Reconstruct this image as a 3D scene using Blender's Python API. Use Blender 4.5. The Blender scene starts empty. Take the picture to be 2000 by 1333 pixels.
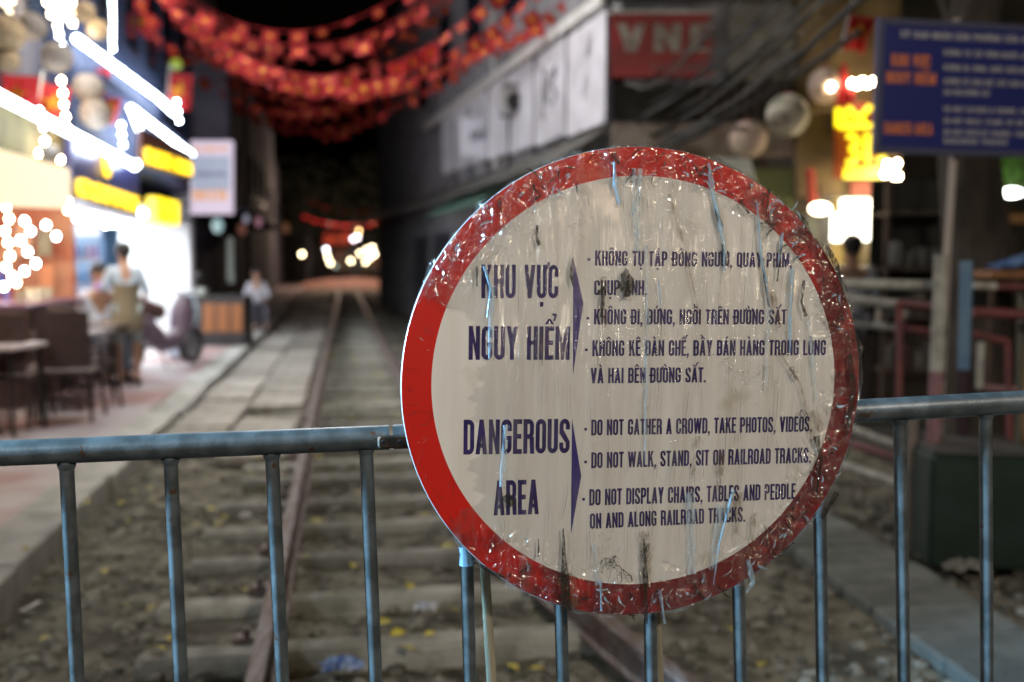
import bpy, math, random, unicodedata
import numpy as np
from mathutils import Vector, Matrix, noise

random.seed(7)
rng = np.random.default_rng(7)
sc = bpy.context.scene
col = sc.collection
R = math.radians

# ---------------------------------------------------------------- camera, world, lights, exposure
FPX, HORIZON, H = 1944.0, 520.0, 1.45          # focal length in pixels of the 2000 px photograph
PITCH = math.atan((666.5 - HORIZON) / FPX)
cam = bpy.data.cameras.new('camera'); camo = bpy.data.objects.new('camera', cam); col.objects.link(camo)
cam.sensor_width = 36.0; cam.lens = 36.0 * FPX / 2000.0
cam.clip_start = 0.05; cam.clip_end = 600
camo.location = (0, 0, H); camo.rotation_euler = (math.pi / 2 - PITCH, 0, 0)
cam.dof.use_dof = True; cam.dof.focus_distance = 1.60; cam.dof.aperture_fstop = 2.05
sc.camera = camo

world = bpy.data.worlds.new('World'); sc.world = world; world.use_nodes = True
wn = world.node_tree.nodes; bgn = wn['Background']
sky = wn.new('ShaderNodeTexSky'); sky.sky_type = 'NISHITA'; sky.sun_disc = False
sky.sun_elevation = R(-4); sky.sun_rotation = R(200)
world.node_tree.links.new(sky.outputs[0], bgn.inputs[0]); bgn.inputs[1].default_value = 0.07

sc.view_settings.view_transform = 'Standard'; sc.view_settings.look = 'None'
sc.view_settings.exposure = 0.0; sc.view_settings.gamma = 1.0; sc.view_settings.use_curve_mapping = False
sc.cycles.use_denoising = True
sc.cycles.sample_clamp_indirect = 6.0
sc.cycles.max_bounces = 6; sc.cycles.transparent_max_bounces = 12
sc.cycles.caustics_reflective = False; sc.cycles.caustics_refractive = False

def lamp(name, loc, target, power, size, color, kind='AREA', spread=180):
    l = bpy.data.lights.new(name, kind); o = bpy.data.objects.new(name, l); col.objects.link(o)
    l.energy = power; l.color = color; o.location = loc
    if kind == 'AREA':
        l.shape = 'DISK'; l.size = size; l.spread = R(spread)
        o.rotation_euler = (Vector(target) - Vector(loc)).to_track_quat('-Z', 'Y').to_euler()
    else: l.shadow_soft_size = size
    return o
# unseen street lamps on the photographer's side of the crossing, with added glint lights
lamp('unseen_street_light', (3.6, -3.2, 5.2), (0.3, 1.8, 1.1), 205, 0.45, (1.0, 0.89, 0.76))
lamp('unseen_street_light', (-3.4, -2.4, 4.4), (0.2, 1.8, 1.0), 104, 0.35, (0.80, 0.92, 1.0))
lamp('unseen_street_light', (-2.2, 10.5, 6.8), (-2.0, 10.4, 0), 330, 0.5, (1.0, .96, .90))  # unseen lamp added over the track to brighten the ground and side walls
lamp('unseen_street_light', (-5.4, 0.9, 2.35), (-0.3, 1.6, 1.2), 95, 0.30, (0.36, 0.70, 1.0), 'AREA', 34)
for p, e, c in (((0.6, -4.5, 3.3), 9, (1, .75, .45)), ((2.2, -6, 2.6), 12, (1, .8, .55)), ((-2.2, -6.5, 3.0), 12, (.9, .95, 1)),
                ((-0.6, -5.5, 4.6), 12, (1, .7, .4)), ((4.4, -2.0, 2.4), 7, (1, .7, .35)), ((1.4, -3.6, 4.4), 10, (1, .62, .3)),
                ((3.0, -4.5, 1.6), 12, (1, .8, .6)), ((2.4, -5.0, .9), 12, (1, .85, .7)), ((4.6, -5.2, 1.3), 14, (1, .8, .55)), ((1.3, -4.2, 1.9), 8, (1, .9, .75)), ((5.6, -3.2, 1.9), 12, (1, .78, .5)), ((.2, -3.8, 1.4), 6, (.9, .95, 1)), ((-1.6, -4.4, 1.0), 8, (.75, .85, 1)), ((3.6, -7, 2.1), 16, (1, .7, .45)), ((-4.5, -3.5, 2.2), 9, (.7, .85, 1))):
    lamp('unseen_glint_light', p, None, e * .95, 0.05, c, 'POINT')  # unseen points added to put glints on the film
for p in ((1.8, -.6, 3.9), (-.4, -.9, 4.3), (2.7, .1, 3.3), (.7, -.2, 4.9)):
    lamp('unseen_warm_glint_light', p, None, 24, 0.045, (1, .62, .26), 'POINT')  # unseen warm points added for golden glints on the upper rim

# ---------------------------------------------------------------- pixel helpers (a pixel of the photograph -> a ray -> a point of the place)
CAM = Vector((0, 0, H)); _cp, _sp = math.cos(PITCH), math.sin(PITCH)
def ray(px, py):
    x = (px - 1000) / FPX; y = (666.5 - py) / FPX
    return Vector((x, _cp + y * _sp, -_sp + y * _cp))
def at(px, py, Y):
    d = ray(px, py); return CAM + d * (Y / d.y)
def on_plane(px, py, p0, n):
    d = ray(px, py); n = Vector(n); return CAM + d * ((Vector(p0) - CAM).dot(n) / d.dot(n))
def ground(px, py, z=0.0):
    return on_plane(px, py, (0, 0, z), (0, 0, 1))

# ---------------------------------------------------------------- materials
def new_mat(name):
    m = bpy.data.materials.new(name); m.use_nodes = True
    return m, m.node_tree.nodes, m.node_tree.links, m.node_tree.nodes['Principled BSDF']
def mat(name, c, rough=0.6, metal=0.0, c2=None, scale=8.0, bump=0.0, bscale=40.0, vary=0.0, stretch=None, alpha=1.0, detail=4, ramp=(0.4, 0.62)):
    m, N, L, b = new_mat(name)
    b.inputs['Base Color'].default_value = (*c, 1); b.inputs['Roughness'].default_value = rough
    b.inputs['Metallic'].default_value = metal; b.inputs['Alpha'].default_value = alpha
    tc = N.new('ShaderNodeTexCoord'); src = tc.outputs['Object']
    if stretch:
        mp = N.new('ShaderNodeMapping'); mp.inputs['Scale'].default_value = stretch; L.new(src, mp.inputs[0]); src = mp.outputs[0]
    out = None
    if c2 is not None:
        nz = N.new('ShaderNodeTexNoise'); nz.inputs['Scale'].default_value = scale; nz.inputs['Detail'].default_value = detail
        L.new(src, nz.inputs['Vector'])
        rp = N.new('ShaderNodeValToRGB'); rp.color_ramp.elements[0].color = (*c, 1); rp.color_ramp.elements[1].color = (*c2, 1)
        rp.color_ramp.elements[0].position, rp.color_ramp.elements[1].position = ramp
        L.new(nz.outputs['Fac'], rp.inputs[0]); out = rp.outputs[0]; L.new(out, b.inputs['Base Color'])
    if vary:
        oi = N.new('ShaderNodeObjectInfo'); hs = N.new('ShaderNodeHueSaturation'); mr = N.new('ShaderNodeMapRange')
        mr.inputs['To Min'].default_value = 1 - vary; mr.inputs['To Max'].default_value = 1 + vary
        L.new(oi.outputs['Random'], mr.inputs[0]); L.new(mr.outputs[0], hs.inputs['Value'])
        if out: L.new(out, hs.inputs['Color'])
        else: hs.inputs['Color'].default_value = (*c, 1)
        L.new(hs.outputs[0], b.inputs['Base Color'])
    if bump:
        n2 = N.new('ShaderNodeTexNoise'); n2.inputs['Scale'].default_value = bscale; n2.inputs['Detail'].default_value = 5
        L.new(src, n2.inputs['Vector']); bp = N.new('ShaderNodeBump'); bp.inputs['Strength'].default_value = bump
        bp.inputs['Distance'].default_value = 0.02; L.new(n2.outputs['Fac'], bp.inputs['Height']); L.new(bp.outputs[0], b.inputs['Normal'])
    return m
def glow(name, c, s, base=(.12, .12, .12)):
    m, N, L, b = new_mat(name)
    b.inputs['Base Color'].default_value = (*base, 1); b.inputs['Emission Color'].default_value = (*c, 1)
    b.inputs['Emission Strength'].default_value = s; return m

# ---------------------------------------------------------------- mesh builder
class MB:
    def __init__(s): s.v = []; s.f = []; s.m = []; s.s = []
    def add(s, vs, fs, mi=0, smooth=False):
        o = len(s.v); s.v += [tuple(v) for v in vs]
        for f in fs: s.f.append(tuple(i + o for i in f)); s.m.append(mi); s.s.append(smooth)
        return s
    def box(s, c, d, M=None, mi=0):
        c = Vector(c); hx, hy, hz = d[0] / 2, d[1] / 2, d[2] / 2
        vs = [Vector((x, y, z)) for x in (-hx, hx) for y in (-hy, hy) for z in (-hz, hz)]
        if M is not None: vs = [M @ v for v in vs]
        return s.add([v + c for v in vs], [(0, 1, 3, 2), (4, 6, 7, 5), (0, 4, 5, 1), (2, 3, 7, 6), (0, 2, 6, 4), (1, 5, 7, 3)], mi)
    def bbox(s, c, d, b=0.01, M=None, mi=0):                        # box with chamfered edges
        hx, hy, hz = d[0] / 2, d[1] / 2, d[2] / 2; b = min(b, hx * .9, hy * .9, hz * .9); vs = []
        for z, k in ((-hz, b), (-hz + b, 0), (hz - b, 0), (hz, b)):
            X, Y = hx - k, hy - k
            vs += [(-X + b, -Y, z), (X - b, -Y, z), (X, -Y + b, z), (X, Y - b, z), (X - b, Y, z), (-X + b, Y, z), (-X, Y - b, z), (-X, -Y + b, z)]
        fs = [tuple(range(7, -1, -1)), tuple(range(24, 32))]
        for r in range(3):
            for i in range(8): j = (i + 1) % 8; fs.append((r * 8 + i, r * 8 + j, r * 8 + 8 + j, r * 8 + 8 + i))
        vs = [Vector(v) for v in vs]
        if M is not None: vs = [M @ v for v in vs]
        return s.add([v + Vector(c) for v in vs], fs, mi)
    def tube(s, pts, r, n=10, mi=0, cap=True):
        pts = [Vector(p) for p in pts]; rs = r if isinstance(r, (list, tuple)) else [r] * len(pts); vs = []; up = None
        for i, p in enumerate(pts):
            t = (pts[min(i + 1, len(pts) - 1)] - pts[max(i - 1, 0)]).normalized()
            a = up if up is not None else (Vector((0, 0, 1)) if abs(t.z) < .9 else Vector((0, 1, 0)))
            x = (a - t * a.dot(t)).normalized(); y = t.cross(x); up = x
            vs += [p + (x * math.cos(k * 2 * math.pi / n) + y * math.sin(k * 2 * math.pi / n)) * rs[i] for k in range(n)]
        fs = [(i * n + k, i * n + (k + 1) % n, (i + 1) * n + (k + 1) % n, (i + 1) * n + k) for i in range(len(pts) - 1) for k in range(n)]
        s.add(vs, fs, mi, True)
        if cap: s.add(vs[:n], [tuple(range(n - 1, -1, -1))], mi); s.add(vs[-n:], [tuple(range(n))], mi)
        return s
    def ball(s, c, r, n=12, m=8, mi=0):
        r = Vector(r) if not isinstance(r, (int, float)) else Vector((r, r, r)); c = Vector(c); vs = []; fs = []
        for i in range(m + 1):
            a = math.pi * i / m
            for k in range(n):
                b = 2 * math.pi * k / n; vs.append((c.x + r.x * math.sin(a) * math.cos(b), c.y + r.y * math.sin(a) * math.sin(b), c.z + r.z * math.cos(a)))
        for i in range(m):
            for k in range(n): fs.append((i * n + k, (i + 1) * n + k, (i + 1) * n + (k + 1) % n, i * n + (k + 1) % n))
        return s.add(vs, fs, mi, True)
    def build(s, name, mats, parent=None, weld=False):
        me = bpy.data.meshes.new(name); me.from_pydata(s.v, [], s.f)
        mats = mats if isinstance(mats, (list, tuple)) else [mats]
        for m in mats: me.materials.append(m)
        me.polygons.foreach_set('material_index', s.m); me.polygons.foreach_set('use_smooth', s.s); me.update()
        o = bpy.data.objects.new(name, me); col.objects.link(o)
        if parent is not None: o.parent = parent; o.matrix_parent_inverse = pinv(parent)
        return o
def pinv(p):
    M = Matrix.Identity(4); q = p
    while q is not None: M = q.matrix_parent_inverse @ Matrix.LocRotScale(q.location, q.rotation_euler, q.scale) @ M; q = q.parent
    return M.inverted()
def tag(o, label=None, cat=None, group=None, kind=None):
    if label: o['label'] = label
    if cat: o['category'] = cat
    if group: o['group'] = group
    if kind: o['kind'] = kind
    return o
def empty(name, loc, label, cat, group=None, rz=0):
    o = bpy.data.objects.new(name, None); col.objects.link(o); o.location = loc; o.rotation_euler = (0, 0, rz)
    return tag(o, label, cat, group)
def copy_tree(o, parent=None):
    c = o.copy(); col.objects.link(c)
    if parent is not None: c.parent = parent
    for ch in [x for x in list(o.children)]: copy_tree(ch, c)
    return c
def inst(name, me, parent, M):
    o = bpy.data.objects.new(name, me); col.objects.link(o)
    if parent is not None: o.parent = parent
    o.matrix_basis = M; return o
def rotz(a): return Matrix.Rotation(a, 3, 'Z')

# ---------------------------------------------------------------- materials used in many places
M_steel = mat('galvanised_steel', (.060, .072, .076), .36, .25, c2=(.11, .13, .14), scale=26, bump=.06, bscale=260)
def add_rust(m):
    N, L = m.node_tree.nodes, m.node_tree.links; b_ = N['Principled BSDF']; lk = b_.inputs['Base Color'].links[0]; src = lk.from_socket
    t = N.new('ShaderNodeTexCoord'); z = N.new('ShaderNodeTexNoise'); z.inputs['Scale'].default_value = 42; z.inputs['Detail'].default_value = 9; L.new(t.outputs['Object'], z.inputs[0])
    rr_ = N.new('ShaderNodeMapRange'); rr_.inputs['From Min'].default_value = .655; rr_.inputs['From Max'].default_value = .71; L.new(z.outputs[0], rr_.inputs[0])
    x = N.new('ShaderNodeMix'); x.data_type = 'RGBA'; x.inputs[7].default_value = (.075, .036, .018, 1); L.new(rr_.outputs[0], x.inputs[0]); L.new(src, x.inputs[6]); L.new(x.outputs[2], b_.inputs['Base Color'])
add_rust(M_steel)
M_dark = mat('dark_metal', (.02, .02, .022), .5, .4)
M_black = mat('black_plastic', (.015, .014, .016), .45)
M_white = mat('white_paint', (.70, .70, .70), .55, c2=(.52, .51, .49), scale=5)
M_conc = mat('concrete', (.20, .20, .18), .85, c2=(.34, .33, .30), scale=9, bump=.6, bscale=60, vary=.18)
M_bulb = glow('warm_bulb', (1, .78, .5), 60)
M_bulbc = glow('cold_bulb', (.85, .95, 1), 60)
M_led = glow('led_tube', (.80, .90, 1.0), 20)
M_yel = glow('yellow_letters', (1.0, .62, .0), 3.0)

# ================================================================ SETTING
def track_x(Y):                                    # left rail, straight, running away to the left
    return -0.89 - 0.168 * (Y - 3.47)
T = Vector((-0.168, 1, 0)).normalized(); TN = Vector((T.y, -T.x, 0))

# ground sheet out to the horizon
g = MB(); g.add([(-60, -12, -.12), (60, -12, -.12), (60, 200, -.12), (-60, 200, -.12)], [(0, 1, 2, 3)])
tag(g.build('ground', mat('dark_ground', (.045, .043, .038), .95, c2=(.07, .065, .055), scale=3, bump=.5)), kind='structure')

# rough track bed, denser near the camera
def bed_h(x, y):
    v = Vector((x, y, 0))
    h = noise.noise(v * 1.3) * .030 + noise.noise(v * 4.1) * .022 + noise.noise(v * 11) * .014 + noise.noise(v * 27) * .007
    return -.078 + h * .9
ys = [1.2]
while ys[-1] < 70: ys.append(ys[-1] + max(.03, ys[-1] * .0085))
xs = np.linspace(-1.75, 4.6, 190)
bv = []; bf = []; nx = len(xs)
for y in ys:
    for x in xs:
        X = x + track_x(y) - .10
        bv.append((X, y, bed_h(X, y) if y < 30 else -.05))
for j in range(len(ys) - 1):
    for i in range(nx - 1): a = j * nx + i; bf.append((a, a + 1, a + 1 + nx, a + nx))
b = MB(); b.add(bv, bf, 0, True)
M_bed = mat('track_bed_soil', (.060, .055, .040), .95, c2=(.25, .235, .185), scale=6, bump=.9, bscale=55, detail=8, ramp=(.36, .66))
tag(b.build('track_bed', M_bed), kind='structure')

# raised pavement on the left, its grey border slabs parts of it
def edge_x(Y): return -2.23 - .18 * (Y - 4.27)
pv = MB(); v = []
for Y in (0.5, 120):
    v += [(edge_x(Y) - .30, Y, .08), (edge_x(Y) - 14, Y, .08), (edge_x(Y) - .30, Y, -.15), (edge_x(Y) - 14, Y, -.15)]
pv.add(v, [(0, 4, 5, 1), (0, 2, 6, 4), (0, 1, 3, 2), (4, 6, 7, 5)])
M_pave = mat('pink_paving', (.28, .165, .155), .55, c2=(.38, .345, .36), scale=.9, bump=.25, bscale=30, ramp=(.42, .56))
pave = tag(pv.build('pavement', M_pave), kind='structure')
M_kerb = mat('kerb_concrete', (.30, .31, .29), .8, c2=(.42, .42, .40), scale=6, bump=.5, bscale=50, vary=.12)
kb = MB(); kb.bbox((0, 0, 0), (.30, .985, .19), .012); ko = kb.build('kerb_slab', M_kerb, pave); kme = ko.data
ED = Vector((-.18, 1, 0)).normalized(); EA = math.atan2(.18, 1)
first = True
for k in range(34):
    Y = 1.0 + k * .985; w = random.uniform(-.025, .025)
    M = Matrix.Translation((edge_x(Y) - .15 + w, Y, -.010 + random.uniform(-.006, .006))) @ Matrix.Rotation(EA + random.uniform(-.012, .012), 4, 'Z')
    if first: ko.matrix_basis = M; first = False
    else: inst('kerb_slab', kme, pave, M)

# slabs laid between the left rail and the pavement further on
walk = tag(MB().box((track_x(30) - .72, 30, -.075), (.2, .2, .05)).build('trackside_path', M_conc), kind='structure')
sl = MB(); sl.bbox((0, 0, 0), (.54, .94, .08), .014)
M_slab = mat('worn_slab', (.23, .215, .19), .8, c2=(.35, .33, .30), scale=7, bump=.5, bscale=45, vary=.22)
so = sl.build('slab', M_slab, walk); first = True
for k in range(34):
    for r in range(2):
        if random.random() < .13: continue
        Y = 7.9 + k * .97 + (.4 if r else 0) + random.uniform(-.03, .03)
        X = track_x(Y) - .42 - r * .57
        M = Matrix.Translation((X, Y, -.025 + random.uniform(-.016, .012))) @ Matrix.Rotation(math.atan(.168) + random.uniform(-.05, .05), 4, 'Z') @ Matrix.Rotation(random.uniform(-.01, .01), 4, 'X')
        if first: so.matrix_basis = M; first = False
        else: inst('slab', so.data, walk, M)

# the railway track: rails and sleepers
track = empty('railway_track', (track_x(3.5) + .5, 3.5, 0), 'metre gauge railway track running away between the rows of houses', 'railway track')
prof = [(-.055, -.01), (.055, -.01), (.055, .006), (.010, .016), (.010, .075), (.033, .088), (.033, .112), (.026, .120), (-.026, .120), (-.033, .112), (-.033, .088), (-.010, .075), (-.010, .016), (-.055, .006)]
def rail_mesh(xf, y0, y1, name, m):
    pts = [y0 + (y1 - y0) * (i / 80) ** 1.6 for i in range(81)]; mb = MB(); n = len(prof); vs = []
    for Y in pts:
        x = xf(Y)
        vs += [(x + a, Y, z) for a, z in prof]
    fs = [(i * n + k, i * n + (k + 1) % n, (i + 1) * n + (k + 1) % n, (i + 1) * n + k) for i in range(80) for k in range(n)]
    fs.append(tuple(range(n - 1, -1, -1))); mb.add(vs, fs); return mb.build(name, m, track)
M_rail = mat('rusty_rail', (.12, .075, .060), .55, .35, c2=(.22, .20, .20), scale=6, bump=.3, bscale=60, stretch=(6, 1, 6))
rail_mesh(track_x, 1.0, 90, 'rail', M_rail)
def rx(Y): return track_x(Y) + 1.0 + (0.16 * max(0, 5.4 - Y) ** 1.1 if Y < 5.4 else 0)
rail_mesh(rx, 1.0, 90, 'rail', M_rail)
sm = MB(); sm.bbox((0, 0, 0), (1.85, .155, .12), .022); M_sleep = mat('sleeper_concrete', (.17, .17, .145), .85, c2=(.36, .355, .32), scale=5, bump=.6, bscale=50, vary=.25); so = sm.build('sleeper', M_sleep, track); first = True
ta = math.atan(.168)
for k in range(120):
    Y = 1.9 + k * .62
    short = random.uniform(-.22, .18)
    M = Matrix.Translation((track_x(Y) + .5 + short * .4, Y, -.075 - (.016 if Y > 8 else .000) + random.uniform(-.018, .022))) @ Matrix.Rotation(ta + random.uniform(-.03, .03), 4, 'Z') @ Matrix.Rotation(random.uniform(-.02, .02), 4, 'Y')
    if first: so.matrix_basis = M; first = False
    else: inst('sleeper', so.data, track, M)
cl = MB(); cl.bbox((0, 0, 0), (.10, .09, .05), .012); cl.tube([(0, 0, 0), (0, 0, .055)], .016, 6)
co = cl.build('rail_clip', M_rail, track); first = True
for k in range(22):
    Y = 1.9 + k * .62
    for off in (-.09, 1.09):
        M = Matrix.Translation(((track_x(Y) if off < 0 else rx(Y) - 1.0) + off, Y, .0)) @ Matrix.Rotation(ta, 4, 'Z')
        if first: co.matrix_basis = M; first = False
        else: inst('rail_clip', co.data, track, M)

for ch in track.children:
    if ch.name.startswith(('sleeper', 'rail_clip')): ch.matrix_parent_inverse = pinv(track)
# ballast stones (nobody could count them)
ico_v = []; phi = (1 + 5 ** .5) / 2
for a in (-1, 1):
    for bb in (-phi, phi): ico_v += [(0, a, bb), (a, bb, 0), (bb, 0, a)]
ico_v = np.array(ico_v) / math.sqrt(1 + phi * phi)
ico_f = []
for i in range(12):
    for j in range(i + 1, 12):
        for k in range(j + 1, 12):
            d = [np.linalg.norm(ico_v[p] - ico_v[q]) for p, q in ((i, j), (j, k), (i, k))]
            if max(d) < 1.06:
                nrm = np.cross(ico_v[j] - ico_v[i], ico_v[k] - ico_v[i]); ico_f.append((i, j, k) if nrm.dot(ico_v[i]) > 0 else (i, k, j))
ico_f = np.array(ico_f)
def stones(n, fx, ylo, yhi, smin, smax, name, m, label):
    V = []; F = []; c = 0
    for i in range(n):
        y = ylo + (yhi - ylo) * random.random() ** 1.8; x = fx(y)
        if x is None: continue
        s = smin + (smax - smin) * random.random() ** 3
        sc3 = np.array([random.uniform(.7, 1.4), random.uniform(.7, 1.3), random.uniform(.4, .8)]) * s
        a = random.random() * 6.28; ca, sa = math.cos(a), math.sin(a)
        p = (ico_v * (1 + rng.uniform(-.22, .22, (12, 1)))) * sc3
        p = np.stack([p[:, 0] * ca - p[:, 1] * sa, p[:, 0] * sa + p[:, 1] * ca, p[:, 2]], 1) + np.array([x, y, bed_h(x, y) + s * .15])
        V.append(p); F.append(ico_f + c); c += 12
    V = np.concatenate(V); F = np.concatenate(F)
    me = bpy.data.meshes.new(name); me.from_pydata(V.tolist(), [], F.tolist()); me.materials.append(m)
    o = bpy.data.objects.new(name, me); col.objects.link(o); tag(o, label, 'gravel', kind='stuff'); return o
M_stone = mat('ballast_stone', (.10, .097, .08), .9, c2=(.30, .29, .25), scale=14, bump=.5, bscale=90)
stones(9000, lambda y: track_x(y) + random.uniform(-1.3, 4.2), 2.3, 12, .010, .042, 'ballast_gravel', M_stone, 'grey ballast stones and grit scattered over the track bed')
stones(5200, lambda y: track_x(y) + random.uniform(-.05, 2.4), 8, 34, .018, .05, 'ballast_gravel', M_stone, 'pale ballast between and beside the rails further down the line')

# fallen leaves and litter
M_leaf = mat('yellow_leaf', (.42, .40, .05), .6, c2=(.55, .42, .03), scale=9, vary=.35)
lf = MB(); vs = []
for i in range(9):
    t = i / 8; w = math.sin(math.pi * min(1, t * 1.05)) ** .8 * .32 * (1 - .25 * t); z = .10 * math.sin(t * 3.1)
    vs += [(t - .5, -w, z + .08), (t - .5, 0, z), (t - .5, w, z + .06)]
lf.add(vs, [(i * 3 + k, i * 3 + k + 1, i * 3 + k + 4, i * 3 + k + 3) for i in range(8) for k in range(2)], 0, True)
lf.tube([(-.5, 0, 0), (-.72, .04, .05)], .02, 4)
leafme = None
def put_leaf(p, s):
    global leafme
    x, y, z = p
    if -.5 < x - track_x(y) < 1.5 and abs((y + (x - track_x(y) - .5) * -.168 - 1.9 + .31) % .62 - .31) < .13: z = max(z, .012)
    p = (x, y, z)
    M = Matrix.Translation(p) @ Matrix.Rotation(random.uniform(0, 6.28), 4, 'Z') @ Matrix.Rotation(random.uniform(-.4, .4), 4, 'X') @ Matrix.Scale(s, 4)
    if leafme is None: o = lf.build('fallen_leaf', M_leaf); leafme = o.data; o.matrix_basis = M
    else: o = inst('fallen_leaf', leafme, None, M)
    tag(o, 'small yellow green leaf fallen on the track bed', 'leaf', 'yellow leaves fallen on the ground round the track')
leaf_px = [(255,955),(235,975),(250,1010),(530,955),(410,925),(560,1030),(240,1170),(300,1175),(90,1235),(310,1290),(800,1165),(855,1190),(750,1210),(775,1260),
           (840,1260),(795,1290),(690,1105),(720,1010),(700,960),(760,905),(640,870),(720,880),(700,790),(735,740),(690,700),(720,680),(480,1150),(205,1110),
           (875,1085),(1655,930),(1838,1197),(1700,1000),(1585,1000),(1490,1285),(1425,1225),(50,1075),(170,985),(600,1105),(855,985),(735,820),(650,1180),(1050,1300),
           (390,860),(140,1060),(880,1190),(505,905),(330,1240),(1000,1290)]
for (x, y) in leaf_px:
    p = ground(x, y, -.03)
    if p.x < edge_x(p.y): p = ground(x, y, .085); q = .09
    else: q = bed_h(p.x, p.y) + .03
    put_leaf((p.x, p.y, q), random.uniform(.05, .085) * (1 if y > 900 else 1.4))
for i in range(150):
    y = 5.5 + 13 * random.random(); x = track_x(y) + random.uniform(-1.1, 2.6); put_leaf((x, y, bed_h(x, y) + .03), random.uniform(.05, .09))
def crumple(name, p, s, m, label, cat):
    mb = MB(); n = 9; vs = []
    for j in range(n):
        for i in range(n):
            u, v = i / (n - 1) - .5, j / (n - 1) - .5
            vs.append((u * s[0] + random.uniform(-.08, .08) * s[0], v * s[1] + random.uniform(-.08, .08) * s[1], s[2] * random.random() * (1 - 1.6 * (u * u + v * v))))
    mb.add(vs, [(j * n + i, j * n + i + 1, (j + 1) * n + i + 1, (j + 1) * n + i) for j in range(n - 1) for i in range(n - 1)])
    o = mb.build(name, m); o.location = p; tag(o, label, cat); return o
M_bluepl = mat('blue_plastic_film', (.10, .20, .50), .25, c2=(.45, .55, .75), scale=30)
crumple('plastic_scrap', ground(668, 1308, .0), (.15, .07, .06), M_bluepl, 'crumpled blue plastic wrapper between the rails at the bottom edge', 'litter')
crumple('plastic_scrap', ground(832, 1192, .0), (.09, .06, .05), mat('pale_wrapper', (.45, .50, .62), .3, c2=(.7, .72, .75), scale=30), 'small pale blue wrapper lying left of the round sign', 'litter')
crumple('plastic_scrap', ground(480, 1010, .0), (.07, .05, .04), M_white, 'small white paper scrap beside the left rail', 'litter')
stk = MB().box((0, 0, 0), (.012, .12, .008)).build('ice_cream_stick', M_white); stk.location = ground(60, 1185, .01); stk.rotation_euler = (0, 0, -.15)
tag(stk, 'flat white wooden stick lying on the gravel at the left', 'stick')

# slab path on the right of the track and the rough verge
rp = tag(MB().box((1.8, 4.4, -.09), (.1, .1, .04)).build('slab_path', M_conc), kind='structure')
M_bslab = mat('blue_grey_slab', (.12, .135, .13), .8, c2=(.17, .185, .175), scale=7, bump=.5, bscale=50, vary=.2)
ps = MB(); ps.bbox((0, 0, 0), (.50, .285, .07), .01); so = ps.build('slab', M_bslab, rp); first = True
for k in range(16):
    Y = 2.6 + k * .295
    M = Matrix.Translation((1.86 - .10 * (Y - 3.6), Y, -.045 + random.uniform(-.008, .008))) @ Matrix.Rotation(.10 + random.uniform(-.02, .02), 4, 'Z')
    if first: so.matrix_basis = M; first = False
    else: inst('slab', so.data, rp, M)

# ================================================================ BARRIER
PA = at(0, 886, 1.54); PB = at(2000, 786.5, 1.735)
bd = Vector((PB.x - PA.x, PB.y - PA.y, 0)).normalized(); bn = Vector((bd.y, -bd.x, 0))
def onb(px, py): return on_plane(px, py, PA, bn)
def barrier(name_label, p0, p1, bars, loc, ends):
    e = empty('crowd_barrier', loc, name_label, 'barrier', 'crowd barriers hinged end to end across the track')
    a, b_ = onb(*p0), onb(*p1)
    d = (b_ - a).normalized(); pts = [a + (b_ - a) * i / 24 for i in range(25)]
    MB().tube(pts, .0205, 20).build('top_rail', M_steel, e)
    low = []
    for (x0, y0, x1, y1) in bars:
        t = onb(x0, y0); q = onb(x1, y1); dd = (q - t).normalized()
        s = (t.z - .16) / -dd.z; bot = t + dd * s; low.append(bot)
        t = t - dd * .012
        bo_ = MB().tube([t, t + (bot - t) * .5 + bd * random.uniform(-.0012, .0012), bot], .0113, 14).tube([t + dd * .009, t + dd * .012, t + dd * .0155, t + dd * .019], [.0148, .0142, .0128, .0112], 11, cap=False).build('bar', M_steel, e)
    lo, hi = low[0], low[-1]; dl = (hi - lo).normalized()
    MB().tube([lo - dl * .12, hi + dl * .12], .0185, 14).build('bottom_rail', M_steel, e)
    for q in (lo - dl * .05, hi + dl * .05):
        f = MB(); f.tube([q, q + Vector((0, 0, -.13))], .016, 10); f.tube([q + bn * -.28 + Vector((0, 0, -.17)), q + Vector((0, 0, -.12)), q + bn * .28 + Vector((0, 0, -.17))], .016, 10)
        f.build('foot', M_steel, e)
    return e
Lb = [(-66, 918, -48, 1333), (130, 910, 152, 1333), (333, 901, 353, 1333), (531, 891, 551, 1333), (715, 880, 733, 1333)]
eL = barrier('steel crowd barrier left of the round sign with four upright bars in view', (-260, 896.5), (760, 854.5), Lb, (PA.x, PA.y, 0), None)
Rb = [(905, 870, 918, 1333), (1086, 860, 1100, 1333), (1262, 850, 1271, 1333), (1434, 842, 1447, 1333), (1598, 830, 1606, 1333), (1757, 822, 1765, 1333), (1925, 812, 1928, 1333), (2090, 800, 2092, 1333)]
eR = barrier('steel crowd barrier behind and right of the round sign', (768, 854), (2240, 772), Rb, (PB.x, PB.y, 0), None)
hb = MB(); h0 = onb(738, 860) + bn * .020; h1 = onb(812, 858) + bn * .020
hd = (h1 - h0).normalized(); HM = Matrix((hd, bn.cross(hd) * -1, bn)).transposed()
hb.bbox((h0 + h1) / 2, ((h1 - h0).length, .021, .006), .003, HM)
hin = hb.build('hinge_plate', mat('rusty_plate', (.035, .028, .022), .6, .5, c2=(.09, .05, .03), scale=60), eR)
for px in (750, 782):
    p = onb(px, 859) + bn * .026
    MB().tube([p - bn * .004, p + bn * .0035], .0042, 10).build('bolt', M_dark, hin)
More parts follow.
